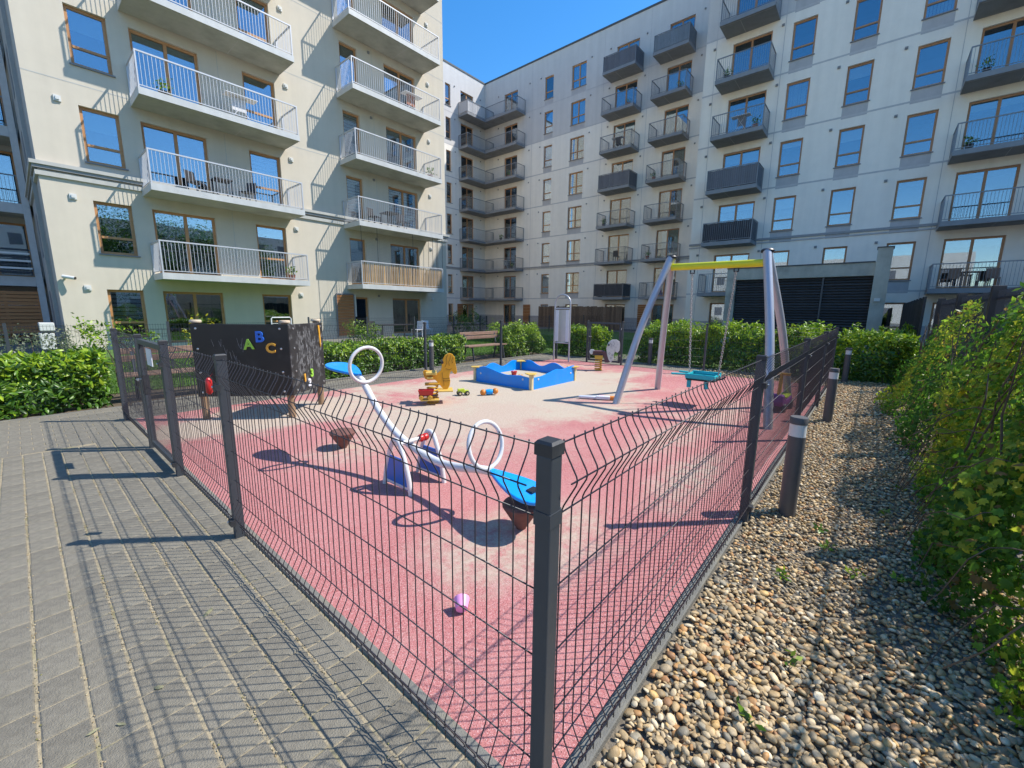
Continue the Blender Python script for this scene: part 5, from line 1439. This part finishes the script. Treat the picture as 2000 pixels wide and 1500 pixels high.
# safety net frame round the reed balcony
nt = thing('balcony_net', (13.5, 18.9, slab_z(1)), 'thin black pole frame with net above the reed-screened balcony', 'net frame')
for u in (11.05, 11.9, 14.0, 15.3, 15.65, 15.98): MB().tube([(u, 18.86, slab_z(1) + 1.1), (u, 18.86, slab_z(2) - .2)], .012, 6).build('pole', 'cap_black', nt)
for y in (19.4, 20.1): MB().tube([(16.0, y, slab_z(1) + 1.0), (16.0, y, slab_z(2) - .2)], .012, 6).build('pole', 'cap_black', nt)
mb = MB()
for i in range(22): mb.bar((11.05, 18.86, slab_z(1) + 1.15 + i * .069), (15.98, 18.86, slab_z(1) + 1.15 + i * .069), .0022, .0022)
stuff(mb.build('net_cord', 'wire', nt))
# beige ramp wall beyond the ivy
tag(MB().prism([(9.0, -.1), (24.0, -.1), (24.0, 2.2), (9.0, 2.75)], (0, -4.3, 0), V(1, 0, 0), V(0, 0, 1), V(0, 1, 0), .3).build('ramp_wall', 'cream_wall'), 'beige sloping ramp wall behind the ivy at the right edge', 'wall')

# ------------------------------------------------------------------ the tall fence behind the ivy
TY = -.96
tf = thing('tall_fence', (7.0, TY, 0), 'tall dark bar fence overgrown by ivy along the right side', 'fence')
for x in (1.8, 4.25, 6.75, 9.2, 11.7): bevel(MB().box(x - .05, x + .05, TY - .05, TY + .05, -.05, 1.84).build('post', 'cap_black', tf), .004, 1)
mb = MB()
for i in range(230): x = 1.1 + i * .05; mb.box(x - .003, x + .003, TY - .003, TY + .003, .05, 1.79)
for z in (.1, .5, .9, 1.3, 1.70): mb.box(1.1, 12.6, TY - .016, TY - .004, z, z + .02)
stuff(mb.build('bars', 'wire', tf))
ds = thing('board_fence', (17.0, -.78, 0), 'dark stained board fence beyond the end of the ivy', 'fence')
for i in range(56): x = 12.75 + i * .16; MB().box(x, x + .148, -.80 - .02 * (i % 2), -.77 - .02 * (i % 2), -.05, 1.88 + .03 * math.sin(i)).build('board', 'stained_black', ds)

# ------------------------------------------------------------------ plants
def hedge(name, x0, x1, y0, y1, h, n, label, size=.085, seed=1, pal=GREEN, young=.35, cat='hedge', rough=.10, tm=LAUREL):
    """leaves spread through a lumpy block, younger and paler ones on top and outside"""
    t = thing(name, ((x0 + x1) / 2, (y0 + y1) / 2, 0), label, cat)
    u = RNG.uniform(0, 1, (n, 3)); sh = RNG.random(n)
    face = RNG.random(n)
    p = np.empty((n, 3)); p[:, 0] = x0 + (x1 - x0) * u[:, 0]; p[:, 1] = y0 + (y1 - y0) * u[:, 1]; p[:, 2] = h * (.02 + .98 * u[:, 2])
    nr = np.zeros((n, 3)); dep = np.abs(RNG.normal(0, .10, n))
    top = face < .42; fr = (face >= .42) & (face < .80); sd = (face >= .80) & (face < .93)
    p[top, 2] = h - dep[top]; nr[top] = (0, 0, 1)
    frx = (x1 - x0) < (y1 - y0)
    if frx: p[fr, 0] = x0 + dep[fr]; nr[fr] = (-1, 0, .5)
    else: p[fr, 1] = y0 + dep[fr]; nr[fr] = (0, -1, .5)
    if frx: p[sd, 1] = y0 + dep[sd]; nr[sd] = (0, -1, .3)
    else: p[sd, 0] = np.where(u[sd, 1] < .5, x0 + dep[sd], x1 - dep[sd]); nr[sd] = (-.5, -.5, .4)
    nr[~(top | fr | sd)] = (0, 0, .3)
    lump = fbm(p, seed, 2.6, 3)
    shoot = np.clip(fbm(p + 11, seed + 3, 9.0, 2) - .45, 0, 1)
    p[:, 2] *= 1 + rough * lump * 1.5 + RNG.normal(0, .04, n) + .22 * shoot * (p[:, 2] > .7 * h)
    off = rough * fbm(p + 7, seed + 5, 3.3, 3)
    if frx: p[:, 0] -= off * 1.4
    else: p[:, 1] -= off * 1.4
    e = np.clip(p[:, 2] / h, 0, 1)
    yg = np.clip(e * 1.3 - .35 + .35 * fbm(p, seed + 8, 4.0, 2) + RNG.normal(0, .25, n), 0, 1)
    idx = np.where(RNG.random(n) < yg * young * 2, RNG.choice([2, 3], n), RNG.choice([0, 0, 1, 1, 4], n))
    c = pal[idx] * RNG.uniform(.8, 1.2, (n, 1))
    v, f, cc = leaf_cloud(p, nr, RNG.uniform(.7, 1.25, n) * size, c, tm, droop=-.2, jit=.75)
    base = np.array(ORG[t.name])
    o = npobj('foliage', npmesh('foliage', v - base, f, 'leaf', cc, True), t, base)
    stuff(o)
    mb = MB(); k = max(3, int(max(x1 - x0, y1 - y0) / .28)); r = random.Random(seed)
    for i in range(k):
        x, y = r.uniform(x0 + .15, x1 - .1), r.uniform(y0 + .15, y1 - .1)
        mb.tube([(x, y, -.03), (x + r.gauss(0, .04), y + r.gauss(0, .04), h * .45), (x + r.gauss(0, .09), y + r.gauss(0, .09), h * .85)], [.012, .008, .004], 5)
    stuff(mb.build('stems', 'stem', t))
    # a dark inner mass of twigs and old leaves keeps the block from being seen through
    return t
hedge('laurel_hedge', -4.6, .78, 8.78, 9.8, .755, 16000, 'glossy laurel hedge beside the paving at the left edge', .105, 1)
hedge('laurel_hedge', 2.7, 8.25, 8.80, 9.65, .68, 16000, 'low laurel hedge between the two benches behind the playground', .095, 2)
hedge('laurel_bush', 10.25, 12.0, 8.85, 9.9, .92, 5000, 'rounded laurel bush to the left of the mirror panel', .10, 3, rough=.16, young=.5, cat='bush')
hedge('laurel_bush', 12.25, 13.3, 6.75, 8.5, .95, 5000, 'rounded laurel bush between the mirror panel and the far gate', .10, 4, rough=.16, young=.5, cat='bush')
hedge('laurel_hedge', 12.3, 13.4, -.75, 5.35, 1.06, 20000, 'tall laurel hedge behind the swing and far fence', .10, 5, rough=.12, young=.5)
hedge('spirea_bush', 2.35, 3.0, 10.9, 11.5, 1.2, 1100, 'bush with yellow blossom behind the left bench', .07, 6, np.array([(.08, .17, .03), (.12, .22, .03), (.42, .38, .02), (.50, .45, .03), (.06, .12, .02)]), .5, 'bush', .25, SIMPLE)
hedge('wild_shrub', .75, 1.5, 10.2, 11.0, .98, 900, 'loose green shrub behind the laurel hedge near the first fence post', .07, 7, young=.4, cat='bush', rough=.3, tm=SIMPLE)
hedge('wild_shrub', 16.9, 18.6, 18.2, 19.8, 1.0, 2500, 'dark shrub at the right foot of the cream building', .09, 8, cat='bush', rough=.3, tm=SIMPLE, young=.1)
hedge('wild_shrub', 9.4, 10.7, 17.0, 18.0, .8, 1500, 'green fern-like shrub left of the terrace table', .09, 9, cat='bush', rough=.3, tm=SIMPLE)
hedge('wild_shrub', -3.5, .9, 15.5, 17.5, .75, 3500, 'grey-green shrubs in the garden below the cream corner', .07, 10, np.array([(.09, .13, .07), (.12, .16, .09), (.16, .20, .10), (.2, .22, .13), (.07, .1, .06)]), .4, 'bush', .3, SIMPLE)

# ivy bank in front of the tall fence
iv = thing('ivy_bank', (6.5, -.55, 0), 'thick bank of ivy and climber with yellowing leaves along the right side', 'ivy')
def ivy(n, xr, size, tm, seed):
    x = xr[0] + (xr[1] - xr[0]) * RNG.random(n)
    s = RNG.beta(1.1, 1.0, n)
    q = np.stack([x, s * 2, np.zeros(n)], 1)
    lump = fbm(q, seed, 1.7, 4)
    topz = 1.56 + .10 * np.sin(x * 1.1 + .6) + .09 * np.sin(x * 2.7) + .05 * np.sin(x * 6.1) - .28 * np.exp(-((x - 6.6) / .5) ** 2) - .9 * np.clip((x - 10.8) / 2.2, 0, 1) - .25 * np.clip((2.4 - x), 0, 1)
    z = topz * s * (1 + .06 * lump) + RNG.normal(0, .025, n)
    prof = np.interp(s, [0, .12, .35, .65, .9, 1.0], [-.44, -.48, -.56, -.70, -.86, -.93])
    foot = -.06 * np.sin(x * 1.3) - .05 * np.sin(x * 3.1 + 1)
    y = prof + foot + .16 * lump * (1 - .5 * s)
    y = y - .16 * np.clip((4.2 - x) / 1.5, 0, 1)
    dep = np.abs(RNG.normal(0, .11, n))
    nr = np.stack([-.35 + np.zeros(n), np.ones(n), .35 + .4 * s], 1); nr = unit(nr)
    p = np.stack([x, y, z], 1) - nr * dep[:, None]
    p[:, 2] = np.maximum(p[:, 2], .015)
    keep = (fbm(p * np.array([1, .6, 1]) + 21, seed % 2 + 40, 3.4, 3) > -.22 + .30 * (s > .7)) | (RNG.random(n) < .14)
    p = p[keep]; nr = nr[keep]; s = s[keep]; n = len(p)
    yel = fbm(p + 3, seed + 9, 1.5, 3) + .55 * (s - .55) + RNG.normal(0, .30, n) - .12 - .45 * np.clip((3.8 - p[:, 0]) / 1.2, 0, 1)
    pal = np.array([(.07, .19, .020), (.13, .29, .026), (.25, .41, .034), (.46, .52, .045), (.66, .54, .04), (.26, .17, .05)])
    idx = np.select([yel > 1.15, yel > .80, yel > .42, yel > 0, yel > -.4], [4, 3, 3, 2, 1], 0)
    idx = np.where(RNG.random(n) < .05, 5, idx)
    c = pal[idx] * RNG.uniform(.75, 1.25, (n, 1))
    return leaf_cloud(p, nr, RNG.uniform(.6, 1.3, n) * size, c, tm, droop=.6, jit=.5)
base = np.array(ORG[iv.name])
for nm, n, xr, size, tm, sd in (('foliage', 24000, (1.85, 5.2), .036, IVY, 21), ('foliage', 20000, (5.0, 12.9), .060, SIMPLE, 22), ('foliage', 4500, (1.9, 7.0), .048, IVY, 23)):
    v, f, c = ivy(n, xr, size, tm, sd)
    stuff(npobj(nm, npmesh(nm, v - base, f, 'leaf_matt', c, True), iv, base))
mb = MB(); r = random.Random(8)
for i in range(60):
    x = r.uniform(1.8, 12.0); y = r.uniform(-.85, -.65); pts = [(x, y, 0)]
    for k in range(5): pts.append((pts[-1][0] + r.gauss(0, .15), min(-.55, pts[-1][1] + r.gauss(-.02, .04)), min(1.55, pts[-1][2] + r.uniform(.15, .4))))
    mb.tube(pts, [.012, .01, .008, .007, .005, .003], 5)
for i in range(26):
    x = r.uniform(1.6, 6); y = r.uniform(-.45, -.35); z = r.uniform(.05, .8)
    pts = [(x, y - .2, z + .2)]
    for k in range(5): pts.append((pts[-1][0] + r.gauss(0, .06), pts[-1][1] + .06, max(.02, pts[-1][2] - r.uniform(0, .09) * k)))
    mb.tube(pts, .0028, 4)
stuff(mb.build('vines', 'stem', iv))

# pebbles
def ico(sub):
    import bmesh
    bm = bmesh.new(); bmesh.ops.create_icosphere(bm, subdivisions=sub, radius=1.0)
    v = np.array([q.co[:] for q in bm.verts]); f = np.array([[w.index for w in q.verts] for q in bm.faces]); bm.free(); return v, f
def pebbles(n, xr, yr, smin, smax, sub, seed):
    g = np.random.default_rng(seed); BV, BF = ico(sub); k = len(BV)
    shapes = []
    for s in range(7):
        w = BV.copy(); w += BV * (.24 * fbm(BV, 100 + s, 1.7, 2))[:, None]; shapes.append(w)
    nx = int(math.sqrt(n * (xr[1] - xr[0]) / (yr[1] - yr[0]))); ny = int(n / nx) + 1
    gx, gy = np.meshgrid(np.arange(nx), np.arange(ny)); n = nx * ny
    x = xr[0] + (xr[1] - xr[0]) * (gx.ravel() + g.uniform(-.2, 1.2, n)) / nx
    y = yr[0] + (yr[1] - yr[0]) * (gy.ravel() + g.uniform(-.2, 1.2, n)) / ny
    sz = smin + (smax - smin) * g.beta(1.6, 3.2, n)
    asp = np.stack([np.ones(n), g.uniform(.55, .92, n), g.uniform(.30, .56, n)], 1) * sz[:, None]
    yaw = g.uniform(0, 6.28, n); tl = g.normal(0, .28, n); tl2 = g.normal(0, .28, n)
    sel = g.integers(0, 7, n); B = np.stack(shapes)[sel] * asp[:, None, :]
    def rot(B, a, i, j):
        c, s = np.cos(a)[:, None], np.sin(a)[:, None]; p, q = B[:, :, i].copy(), B[:, :, j].copy(); B[:, :, i] = c * p - s * q; B[:, :, j] = s * p + c * q
    rot(B, tl, 0, 2); rot(B, tl2, 1, 2); rot(B, yaw, 0, 1)
    z = g.uniform(-.012, .016, n) + asp[:, 2] * .4 - .012
    B += np.stack([x, y, z], 1)[:, None, :]
    pal = np.array([(.44, .325, .185), (.36, .275, .165), (.52, .425, .29), (.29, .235, .16), (.24, .22, .18), (.44, .25, .11), (.60, .53, .41), (.34, .19, .10), (.50, .34, .15)])
    c = pal[g.choice(9, n, p=[.2, .19, .15, .14, .12, .06, .06, .04, .04])] * g.uniform(.78, 1.2, (n, 1)) * np.array([1.10, 1.03, .89])
    f = (BF[None] + (np.arange(n) * k)[:, None, None]).reshape(-1, 3)
    return B.reshape(-1, 3), f, np.repeat(c, k, axis=0)
for (n, xr, yr, a, b, s, sd) in ((6600, (.86, 2.5), (-.95, .535), .0085, .0285, 2, 1), (11000, (2.5, 7.0), (-.85, .535), .009, .027, 1, 2), (6000, (7.0, 12.4), (-.9, .535), .015, .033, 1, 3), (900, (11.12, 12.2), (.56, 3.4), .02, .04, 1, 4)):
    v, f, c = pebbles(n, xr, yr, a, b, s, sd)
    stuff(tag(npobj('pebbles', npmesh('pebbles', v, f, 'pebble', c, True)), {1: 'rounded tan and grey pebbles of the near gravel bed, right foreground', 2: 'pebbles of the middle stretch of the gravel bed along the fence', 3: 'pebbles of the far stretch of the gravel bed before the hedge', 4: 'pebbles at the end of the playground before the tall hedge'}[sd], 'gravel'))
# weeds among the stones
r = random.Random(12)
for i, (x, y) in enumerate([(3.55, .12), (3.30, .05), (3.05, -.10), (3.15, -.30), (2.75, .22), (4.2, -.25), (1.62, .20), (2.05, .10), (4.9, -.35), (8.9, .36)]):
    t = thing('weed', (x, y, 0), 'small green weed sprouting between the pebbles', 'weed', 'weeds among the pebbles')
    k = r.randint(12, 26)
    p = np.array([(r.gauss(0, .02), r.gauss(0, .02), r.uniform(.005, .03)) for _ in range(k)]); nr = np.array([(r.gauss(0, .7), r.gauss(0, .7), 1.0) for _ in range(k)])
    v, f, c = leaf_cloud(p, nr, np.array([r.uniform(.02, .05) for _ in range(k)]), leafcol(k, GREEN, [.2, .3, .3, .2, 0]), SIMPLE, droop=-.7, jit=.4)
    stuff(npobj('leaves', npmesh('leaves', v, f, 'leaf', c), t, (x, y, 0)))
# fallen leaves on the paving
for (x, y, s, a) in ((.47, 2.42, .07, .4), (.20, 2.02, .05, 2.2), (-.03, 1.98, .04, .9), (.05, 1.96, .035, 2.0), (-.10, 1.88, .045, 1.2)):
    v, f, c = leaf_cloud(np.array([[0, 0, .0]]), np.array([[0, 0, 1.0]]), s, np.array([[.52, .50, .30]]), LAUREL, 0, .1)
    o = npobj('fallen_leaf', npmesh('fallen_leaf', v, f, 'leaf_matt', c), None, (x, y, .008)); o.rotation_euler = (0, 0, a)
    tag(o, 'pale dry fallen leaf on the grey block paving', 'leaf', 'fallen leaves on the paving')
# crumbs of sand and moss in the joints of the paving
def crumbs():
    g = np.random.default_rng(4); P = []
    for ci in range(-5, 7):
        n = int(g.uniform(150, 420) * (1.5 if ci > 1 else 1))
        y = g.uniform(1.0, 6.4, n); keep = fbm(np.stack([y * 0 + ci * 3, y, y * 0], 1), 5, 2.2, 2) > -.15
        y = y[keep]; P.append(np.stack([-.14 + PW * ci + g.normal(0, .006, len(y)), y, np.full(len(y), -.001)], 1))
    p = np.concatenate(P); n = len(p); BV, BF = ico(1)
    s = g.uniform(.0012, .0042, (n, 1, 1)); B = BV[None] * s * np.array([1, 1.3, .7]) + p[:, None, :]
    c = np.array([(.36, .28, .16), (.30, .22, .11), (.42, .35, .22), (.19, .18, .06)])[g.choice(4, n, p=[.4, .25, .25, .1])]
    return B.reshape(-1, 3), (BF[None] + (np.arange(n) * len(BV))[:, None, None]).reshape(-1, 3), np.repeat(c, len(BV), axis=0)
v, f, c = crumbs()
stuff(npobj('joint_crumbs', npmesh('joint_crumbs', v, f, 'pebble', c), paving))
# lawn grass
def grass(n, xr, yr, z, seed):
    g = np.random.default_rng(seed); x = g.uniform(*xr, n); y = g.uniform(*yr, n); h = g.uniform(.03, .10, n); a = g.uniform(0, 6.28, n); w = .006
    dx, dy = np.cos(a) * w, np.sin(a) * w; lx, ly = g.normal(0, .025, n), g.normal(0, .025, n); zz = np.full(n, z)
    v = np.stack([np.stack([x - dx, y - dy, zz], 1), np.stack([x + dx, y + dy, zz], 1), np.stack([x + lx, y + ly, zz + h], 1)], 1)
    c = np.array([(.075, .16, .02), (.11, .22, .03), (.15, .27, .04)])[g.integers(0, 3, n)] * g.uniform(.8, 1.2, (n, 1))
    return v.reshape(-1, 3), np.arange(3 * n).reshape(-1, 3), np.repeat(c, 3, axis=0)
v, f, c = grass(60000, (.9, 17), (9.9, 16.8), 0, 1)
stuff(tag(npobj('grass', npmesh('grass', v, f, 'leaf_matt', c)), 'short sunlit lawn grass between the hedge and the cream building', 'grass'))
v, f, c = grass(26000, (12.3, 21), (5.3, 16.8), 0, 2)
stuff(tag(npobj('grass', npmesh('grass', v, f, 'leaf_matt', c)), 'shaded lawn grass in the far part of the court', 'grass'))

# ------------------------------------------------------------------ trees behind the viewer, mirrored in the lower windows
def tree(x, y, h, label, seed):
    t = thing('maple_tree', (x, y, 0), label, 'tree', 'trees mirrored in the windows'); r = random.Random(seed)
    mb = MB().tube([(x, y, -.1), (x + .1, y, h * .25), (x, y + .1, h * .55), (x + .05, y, h * .9)], [.20, .16, .10, .03], 9)
    tips = []
    for i in range(12):
        a = r.uniform(0, 6.28); z = h * r.uniform(.25, .7); L = h * r.uniform(.18, .30)
        e = (x + math.cos(a) * L, y + math.sin(a) * L, z + L * .7); tips.append(e)
        mb.tube([(x, y, z), (x + math.cos(a) * L * .5, y + math.sin(a) * L * .5, z + L * .45), e], [.07, .045, .015], 6)
    mb.build('trunk', 'tree_bark', t, True)
    n = 11000; ctr = np.array(tips + [(x, y, h * .9), (x, y, h * .7)])[RNG.integers(0, 14, n)]
    p = ctr + RNG.normal(0, h * .085, (n, 3)); nr = unit(p - np.array([x, y, h * .5])) + np.array([0, 0, .5])
    v, f, c = leaf_cloud(p, nr, RNG.uniform(.16, .26, n), leafcol(n, GREEN, [.35, .3, .1, .05, .2]), SIMPLE, .5, .6)
    base = np.array(ORG[t.name]); stuff(npobj('crown', npmesh('crown', v - base, f, 'leaf_matt', c), t, base))
tree(6.0, -13.0, 10.5, 'leafy tree behind the viewer, mirrored in the lower left windows', 1)
tree(11.5, -14.0, 10.0, 'tall leafy tree behind the viewer, mirrored in the balcony windows', 2)
tree(17.5, -14.5, 9.0, 'rounded leafy tree behind the viewer, mirrored in the lower right windows', 3)
